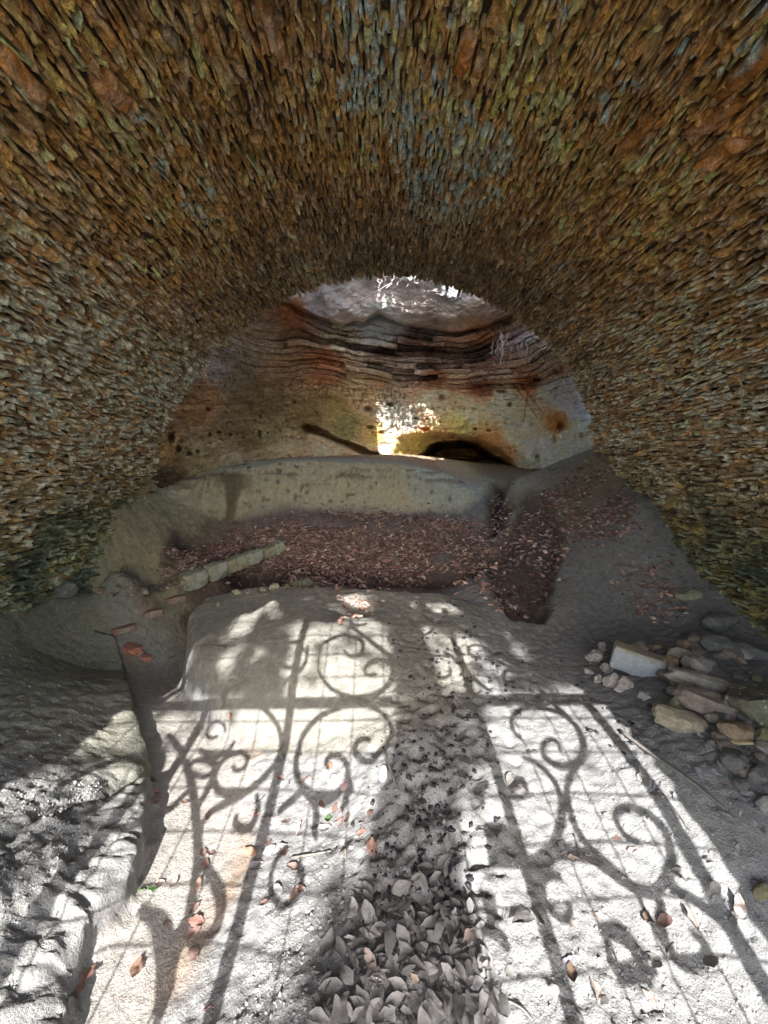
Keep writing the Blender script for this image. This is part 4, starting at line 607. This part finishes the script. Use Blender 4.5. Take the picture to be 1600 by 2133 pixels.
for u, v, s_, m_, lab in [(300, 1235, 26, 'tan', 'pale stone in the soil left of the kerb stones'), (315, 1222, 18, 'grey', 'small grey stone just above the pale stone left of the kerb'), (130, 1232, 70, 'dark', 'dark flat stone at the foot of the left wall'), (205, 1235, 30, 'orange', 'small pinkish stone on the left bank by the wall')]: stone('bank_stone', u, v, s_, s_ * .55, m_, lab, 'stone', yaw=v, rough=.2, sink=.3, z0=.6)

# ------------------------------------------------------------------ dead leaves, husks and twigs
def leaf_verts(L, Wd, r, nu=8, nv=5, curl=1.0):
    t = np.linspace(0, 1, nu)[:, None]; s = np.linspace(-1, 1, nv)[None]; prof_ = np.sin(pi * np.clip(t, .015, .985) ** .85) ** .8; x = (t - .5) * L + 0 * s; y = s * prof_ * Wd / 2 * (1 + .10 * np.sin(t * 37 + s * 2) + .10 * r.randn(nu, 1) * np.abs(s))
    cup, bend, tw = r.uniform(-.2, .75) * curl, r.uniform(-.5, .8) * curl, r.uniform(-.7, .7) * curl
    z = cup * Wd * s ** 2 * .5 * prof_ + bend * L * ((t - .5) ** 2) * .9 + tw * (t - .5) * y + .05 * L * np.sin(t * 9 + r.rand() * 6) * s * .5 + .035 * L * r.randn(nu, nv)
    return np.stack([x, y, z], -1).reshape(-1, 3)
LEAFC = dict(dusty=(.19, .182, .172), pale=(.36, .33, .30), tan=(.32, .25, .185), red=(.21, .115, .09), brown=(.17, .115, .085), rust=(.24, .145, .10), pink=(.42, .27, .27), wet=(.16, .10, .085), grey=(.20, .19, .20), green=(.11, .20, .07), flesh=(.31, .245, .21))
M_L = {k: material('leaf_' + k, c, var=.25, scale=30, fine=160, bump=.4, dist=.002, rough=.7, spec=.3) for k, c in LEAFC.items()}
_lm = {}
def leaf(u, v, kind, label, size=.062, group=None, name='fallen_leaf', cat='leaf', yaw=None, lift=.008, curl=1.0, shape=None, tiltmax=25):
    sid = RNG.randint(0, 12) if shape is None else shape
    if (sid, kind, curl) not in _lm: me = mesh_np('leaf', leaf_verts(1.0, .52, np.random.RandomState(300 + sid), curl=curl), gridF(5, 8)); me.materials.append(M_L[kind]); _lm[(sid, kind, curl)] = me
    p = onground(np.float64(u), np.float64(v)); n_ = np.array([gz(p[0] - .02, p[1]) - gz(p[0] + .02, p[1]), gz(p[0], p[1] - .02) - gz(p[0], p[1] + .02), .04]); n_ /= np.linalg.norm(n_)
    q_ = Vector((0, 0, 1)).rotation_difference(Vector(n_)) @ Euler((radians(RNG.uniform(-tiltmax, tiltmax)), radians(RNG.uniform(-tiltmax, tiltmax)), RNG.uniform(0, 2 * pi) if yaw is None else radians(yaw))).to_quaternion()
    o = obj(name, _lm[(sid, kind, curl)], None, loc=(p[0], p[1], p[2] + lift * RNG.uniform(.7, 1.7))); o.rotation_euler = q_.to_euler(); s_ = size * RNG.uniform(.75, 1.25); o.scale = (s_, s_, s_)
    return tag(o, label, cat, group)
WORD = dict(dusty='dusty grey', pale='pale cream', tan='tan', red='dark red', brown='brown', rust='rust orange', pink='pink', wet='wet brown', grey='dark grey', flesh='pinkish tan')
for poly, n, kinds, lab, size, grp in [
 ([(765, 1865), (900, 1840), (975, 1930), (1000, 2050), (1030, 2140), (670, 2140), (710, 2010)], 90, ['dusty'] * 6 + ['pale', 'tan', 'grey'], 'in the thick drift at the bottom', .038, 'leaves of the grey drift'),
 ([(1010, 1720), (1500, 1760), (1560, 2120), (1010, 2130)], 16, ['pale', 'grey', 'dusty', 'wet', 'brown', 'flesh'], 'on the sunlit dirt at lower right', .055, 'leaves on the lower right dirt'),
 ([(1250, 1480), (1590, 1560), (1590, 2000), (1480, 1820), (1330, 1620)], 24, ['pale', 'grey', 'dusty', 'grey', 'dusty', 'flesh'], 'on the shaded right side dirt', .052, 'leaves on the shaded right dirt'),
 ([(320, 1640), (450, 1640), (470, 1880), (400, 2060), (230, 2110), (330, 1800)], 14, ['wet', 'red', 'brown', 'wet', 'flesh'], 'stuck to the smooth channel silt', .055, 'leaves stuck on the channel silt'),
 ([(560, 1540), (790, 1560), (790, 1760), (700, 1850), (520, 1900), (500, 1800)], 46, ['wet', 'grey', 'red', 'wet', 'pink', 'dusty', 'grey', 'wet'], 'in the muddy middle of the path', .055, 'leaves in the muddy middle of the path'),
 ([(1280, 1165), (1390, 1180), (1430, 1290), (1300, 1290), (1270, 1220)], 44, ['tan', 'flesh', 'red', 'brown', 'rust'], 'on the upper right slope', .05, 'leaves on the upper right slope'),
 ([(1225, 1335), (1290, 1345), (1270, 1420), (1225, 1400)], 10, ['rust', 'red', 'flesh'], 'among mud clods by the white block', .05, 'leaves among the mud clods'),
 ([(700, 1232), (780, 1230), (775, 1285), (715, 1290)], 26, ['flesh', 'red', 'pale', 'rust'], 'in the hollow of the mound', .05, 'leaves in the hollow of the mound')]:
    pl = np.array(poly, float); lo, hi = pl.min(0), pl.max(0); lo, hi = np.maximum(lo, 0), np.minimum(hi, [1600, 2133])
    for (u, v) in inpoly(poly, n):
        k = kinds[RNG.randint(len(kinds))]; a = min(2, max(0, int(3 * (u - lo[0]) / (hi[0] - lo[0])))); b = min(2, max(0, int(3 * (v - lo[1]) / (hi[1] - lo[1]))))
        leaf(u, v, k, WORD[k] + ' leaf ' + lab + ', ' + ('far', 'middle', 'near')[b] + ' ' + ('left', 'centre', 'right')[a] + ' part', size * .82, grp, curl=.5 if 'drift' in grp else 1.0, tiltmax=11 if 'drift' in grp else 22, lift=.005)
for u, v, k, s_, lab in [(685, 1712, 'green', .065, 'bright green leaf standing in the muddy middle of the path'), (298, 1862, 'green', .05, 'left one of two small green leaves on the smooth channel'), (318, 1862, 'green', .045, 'right one of two small green leaves on the smooth channel'), (165, 1990, 'green', .05, 'green leaf on the lower left bank beside brown wet leaves'), (622, 1732, 'pink', .055, 'bright pink leaf in the muddy middle left of the green leaf'),
    (285, 2028, 'rust', .075, 'rust orange folded leaf low on the channel silt'), (520, 1780, 'rust', .07, 'rust orange leaf on the edge of the channel in the bar shadow'), (408, 1925, 'red', .06, 'dark red brown leaf in the middle of the channel silt'), (435, 2112, 'pink', .055, 'dusky pink leaf at the very bottom of the channel'), (310, 1672, 'rust', .09, 'orange brown leaf wedged under the left bank edge'), (160, 2060, 'rust', .11, 'large rusty leaf in the hollow at lower left'), (150, 2010, 'wet', .09, 'dark wet leaf in the hollow at lower left'), (185, 2040, 'red', .08, 'red brown leaf in the hollow at lower left'), (685, 1600, 'rust', .07, 'orange leaf inside the round scroll shadow'), (480, 1495, 'rust', .06, 'orange leaf at the foot of the mound'), (775, 2010, 'flesh', .06, 'pinkish brown leaf on the left side of the grey drift'), (715, 1785, 'pale', .07, 'pale pink leaf above the grey drift'), (920, 1905, 'tan', .065, 'tan upright leaf on the right side of the grey drift'), (975, 1965, 'flesh', .05, 'small orange leaf right of the grey drift'),
    (1215, 1468, 'pale', .08, 'large pale leaf lying alone on the shaded slope'), (1480, 1560, 'pale', .075, 'broad pale leaf below the orange brown stone'), (1550, 1615, 'flesh', .06, 'slim pinkish leaf on the dirt at the right edge'), (1318, 1780, 'pink', .055, 'pink leaf inside the right scroll shadow'), (1460, 1540, 'pale', .05, 'small bluish white leaf left of the broad pale leaf'), (1540, 1895, 'flesh', .06, 'brownish pink leaf on the dirt by the gate edge shadow')]: leaf(u, v, k, lab, s_ * .85, lift=.012, tiltmax=35)
# mass of small dead leaves in the pit, on the slope below the bench and on the right heap
M_LITTER = material('leaf_litter', None, var=.3, scale=40, fine=150, bump=.3, dist=.002, rough=.75)
lit = []
for poly, n in [([(360, 1180), (470, 1125), (600, 1092), (700, 1072), (800, 1070), (900, 1082), (1015, 1095), (1030, 1140), (1000, 1195), (800, 1205), (600, 1200), (430, 1205)], 8000), ([(600, 1205), (960, 1205), (975, 1222), (600, 1222)], 350), ([(1030, 1100), (1090, 1110), (1170, 1185), (1150, 1290), (1050, 1290), (970, 1215)], 620), ([(1020, 1000), (1060, 1010), (1070, 1140), (1020, 1120)], 200), ([(1070, 1120), (1140, 1010), (1230, 960), (1330, 1080), (1300, 1130), (1200, 1130), (1170, 1180)], 1300), ([(1280, 1160), (1400, 1170), (1440, 1300), (1300, 1300)], 160), ([(330, 1150), (460, 1130), (420, 1220), (340, 1230)], 220),
    ([(740, 1850), (940, 1820), (1010, 1960), (1050, 2140), (650, 2140)], 230), ([(200, 1225), (420, 1200), (420, 1240), (220, 1250)], 60), ([(900, 1480), (1560, 1480), (1590, 2100), (900, 2100)], 30), ([(680, 1225), (790, 1225), (780, 1290), (710, 1295)], 60)]:
    pts = np.array(inpoly(poly, n)); pts += RNG.randn(n, 2) * (np.array([26, 15]) if n > 800 else np.array([14, 10])) * (RNG.rand(n, 1) < .5); pw = onground(pts[:, 0], pts[:, 1], .5); lit.append(np.c_[pw, np.full(len(pw), 1.0 if pts[:, 1].mean() < 1400 else 1.15)])
lit = np.concatenate(lit); lit = lit[(fbm(lit[:, 0] * 3.2, lit[:, 1] * 4.5, 0, 181, 3) + .35 * RNG.rand(len(lit)) > -.17) | (lit[:, 1] < 2.4)]; lit = lit[(lit[:, 1] > .3) & (lit[:, 1] < 5.2)]; n = len(lit)
tm = np.stack([leaf_verts(1, .5, np.random.RandomState(900 + i), 5, 3) for i in range(16)])[RNG.randint(0, 16, n)]
yaw = RNG.uniform(0, 2 * pi, n); al, be = RNG.randn(n) * .33, RNG.randn(n) * .33; size = (.028 + .036 * RNG.rand(n) ** 1.5) * lit[:, 3]
def rotm(a, ax):
    c, s = np.cos(a), np.sin(a); M = np.zeros((len(a), 3, 3)); i, j, k = ax; M[:, i, i] = 1; M[:, j, j] = c; M[:, k, k] = c; M[:, j, k] = -s; M[:, k, j] = s; return M
Rm = rotm(yaw, (2, 0, 1)) @ rotm(al, (0, 1, 2)) @ rotm(be, (1, 2, 0)); LV = np.einsum('nij,nvj->nvi', Rm, tm) * size[:, None, None] + lit[:, None, :3] + np.array([0, 0, .010])[None, None] + np.abs(RNG.randn(n, 1, 1)) * np.array([0, 0, .008])
lc = 1.75 * np.array([[.19, .11, .09], [.14, .085, .072], [.26, .175, .14], [.36, .28, .23], [.09, .06, .05], [.20, .105, .075], [.18, .14, .13]])[RNG.choice(7, n, p=[.22, .20, .17, .14, .12, .06, .09])] * RNG.uniform(.75, 1.2, (n, 1)); wet = np.exp(-((lit[:, 0] - 1.22) / .20) ** 2) * sstep(2.5, 2.8, lit[:, 1]) * (1 - sstep(3.1, 3.5, lit[:, 1])); lc = lc * (1 - .62 * wet[:, None]); near = lit[:, 1] < 2.2; lc[near] = np.array([.20, .19, .18]) * RNG.uniform(.7, 1.25, (near.sum(), 1))
o = obj('leaf_litter', mesh_np('leaf_litter', LV.reshape(-1, 3), (gridF(3, 5)[None] + (np.arange(n) * 15)[:, None, None]).reshape(-1, 4), np.repeat(lc, 15, 0)), M_LITTER, kind='stuff')
# dark nut husks trodden into the path
M_HUSK = material('dark_husks', (.022, .019, .024), var=.4, scale=60, bump=.4, dist=.002, rough=.55, spec=.5)
hp = np.r_[np.c_[925 + RNG.randn(330) * 60, RNG.uniform(1290, 1900, 330)], np.array(inpoly([(780, 1240), (1060, 1260), (1180, 1330), (1130, 1460), (900, 1480), (800, 1400)], 130)), np.array(inpoly([(1150, 1330), (1400, 1440), (1320, 1600), (1200, 1520)], 60)), np.array(inpoly([(760, 1600), (930, 1560), (950, 1850), (780, 1900)], 70))]
hp[:330, 0] -= (hp[:330, 1] - 1500) * .10; pw = onground(hp[:, 0], hp[:, 1], .25); V0, F0 = ico(2); n = len(pw); sz = .0028 + .0095 * RNG.rand(n) ** 2.2
HV = V0[None] * (1 + .5 * np.stack([vn(V0[:, 0] * 2 + i * 3.1, V0[:, 1] * 2, V0[:, 2] * 2, 171) for i in range(n)])[..., None]) * sz[:, None, None] * np.array([1.2, .8, .7])[None, None]; cy_, sy_ = np.cos(yaw[:n]), np.sin(yaw[:n])
HV = np.stack([HV[..., 0] * cy_[:, None] - HV[..., 1] * sy_[:, None], HV[..., 0] * sy_[:, None] + HV[..., 1] * cy_[:, None], HV[..., 2]], -1) + pw[:, None, :] + np.array([0, 0, .002])
obj('nut_husks', mesh_np('nut_husks', HV.reshape(-1, 3), (F0[None] + (np.arange(n) * len(V0))[:, None, None]).reshape(-1, 3)), M_HUSK, kind='stuff')
# gravel and crumbs of dry mud
M_CRUMB = material('mud_crumbs', (.24, .235, .225), var=.3, scale=50, bump=.4, dist=.003)
cp = np.r_[np.array(inpoly([(0, 1600), (290, 1620), (230, 1900), (120, 2140), (0, 2140)], 2600)), np.array(inpoly([(480, 2140), (600, 1880), (760, 1800), (1000, 1900), (1500, 1900), (1590, 2140)], 2400)), np.array(inpoly([(800, 1480), (1300, 1500), (1590, 1700), (1590, 2140), (1000, 1800), (820, 1700)], 1500)), np.array(inpoly([(1180, 1300), (1560, 1320), (1590, 1700), (1250, 1480)], 300)), np.array(inpoly([(200, 1080), (440, 1070), (440, 1230), (200, 1240)], 900)), np.array(inpoly([(640, 1650), (830, 1600), (860, 1850), (700, 2140), (480, 2140), (560, 1880)], 1500)), np.array(inpoly([(0, 1300), (200, 1340), (280, 1600), (0, 1600)], 500)), np.array(inpoly([(420, 1300), (700, 1240), (980, 1240), (1150, 1330), (900, 1500), (500, 1480)], 700))]
pw = onground(cp[:, 0], cp[:, 1], .25); n = len(pw); V1, F1_ = ico(1); sz = .0016 + .0050 * RNG.rand(n) ** 3.5; pw[:, 2] -= sz * .35; CV = V1[None] * (1 + .45 * RNG.randn(n, len(V1), 1) * .6) * sz[:, None, None] * RNG.uniform(.6, 1.4, (n, 1, 3)) + pw[:, None, :]
obj('mud_crumbs', mesh_np('mud_crumbs', CV.reshape(-1, 3), (F1_[None] + (np.arange(n) * len(V1))[:, None, None]).reshape(-1, 3), smooth=False), M_CRUMB, kind='stuff')
M_TWIG = material('dry_twig', (.165, .15, .135), var=.3, scale=30, bump=.5, dist=.002, stretch=(1, 1, 1))
for L, r, lab in [([(1290, 1525), (1350, 1570), (1430, 1625), (1510, 1690)], .008, 'long straight stick lying on the dirt below the rubble'), ([(798, 1560), (815, 1610), (832, 1655)], .006, 'dry stick beside the pale blue plastic disc'), ([(845, 1680), (862, 1740), (880, 1800)], .004, 'thin twig in the dark muddy middle of the path'), ([(607, 1790), (650, 1783), (690, 1776)], .004, 'short dark twig above the grey drift'), ([(945, 2075), (1020, 2078), (1080, 2100), (1110, 2130)], .0035, 'thin curved pale twig at the bottom right of the drift'), ([(1195, 1740), (1215, 1790), (1250, 1812)], .003, 'hair thin stem on the sunlit dirt'), ([(1380, 1655), (1440, 1735)], .0025, 'thin pale stalk in the shade by the gate edge'), ([(355, 1372), (420, 1350), (470, 1352)], .005, 'pale stick in the wet channel behind the tile'), ([(560, 1238), (480, 1252), (415, 1262)], .005, 'pale stick lying in the dark gully behind the mound'), ([(10, 1470), (35, 1455), (50, 1452)], .005, 'short twig on the left bank')]:
    L = np.array(L, float); pw = onground(L[:, 0], L[:, 1], .2); pw[:, 2] += r * .7 + .004; P = spline(pw, 4); o = tube('twig', P - P[0], np.linspace(r, r * .6, len(P)), M_TWIG); o.location = P[0]; tag(o, lab, 'twig')
M_PLASTIC = material('pale_blue_plastic', (.50, .62, .72), var=.05, bump=.05, rough=.4, spec=.5)
p = onground(np.float64(798), np.float64(1618)); V, F, c = tube_np([(0, 0, 0), (0, 0, .001), (0, 0, .004), (0, 0, .005)], [.021, .022, .022, .018], 20); o = obj('plastic_disc', poly_mesh('plastic_disc', V, list(F) + list(c)), M_PLASTIC, loc=(p[0], p[1], p[2] + .014)); o.rotation_euler = (radians(38), radians(12), 0); o.scale = (.75, 1.35, 1); tag(o, 'pale blue oval plastic disc standing in the mud by a stick', 'plastic scrap')
M_BARKY = material('yellow_bark', (.42, .36, .20), var=.2, bump=.4); p = onground(np.float64(1545), np.float64(1556)); o = obj('bark_strip', rock_mesh('bark_strip', (.085, .022, .012), 5, .5, .1), M_BARKY, loc=(p[0], p[1], p[2] + .02), rot=(0, 0, radians(-4))); tag(o, 'yellowish strip of bark under the orange brown stone', 'bark')
M_BRANCH = material('grey_branch', (.19, .17, .145), var=.3, scale=20, bump=.6, dist=.004)
# ------------------------------------------------------------------ roots hanging in the cave opening
M_ROOT = material('pale_root', (.30, .255, .235), var=.3, scale=30, bump=.4, dist=.003)
def roots(name, label, specs, y):
    t0 = aty(specs[0][0], specs[0][1], y); t = thing(name, label, 'roots', tuple(t0))
    for (u, v, dv, du, r) in specs:
        a = aty(u, v, y + RNG.uniform(-.1, .1)); k = a[1] / FOC; P = [a]; m_ = 5
        for i in range(1, m_ + 1): P.append(a + np.array([du * k * i / m_ + RNG.randn() * .012, RNG.randn() * .012, -dv * k * i / m_]))
        P = spline(np.array(P) - t0, 4); tube('root', P, np.linspace(r, r * .35, len(P)), M_ROOT, t, k=5)
roots('hanging_roots', 'tangle of thin pale roots hanging from the right side of the cave roof', [(RNG.uniform(1025, 1160), RNG.uniform(690, 730) + .1 * k, RNG.uniform(12, 48), RNG.randn() * 8, RNG.uniform(.003, .009)) for k in range(44)], 5.35)
roots('sunlit_roots', 'bright white roots dangling in the gap above the cave', [(789, 574, 30, 2, .014), (793, 574, 24, -2, .010), (800, 572, 16, 2, .008), (825, 572, 26, -18, .014), (835, 574, 18, -8, .016), (842, 574, 12, -8, .012), (858, 578, 18, -12, .014), (868, 578, 12, -4, .012), (815, 590, 34, -60, .008), (790, 604, 20, -50, .006), (765, 574, 8, 2, .012), (742, 575, 8, 1, .012), (905, 582, 8, 4, .012)], 5.1)
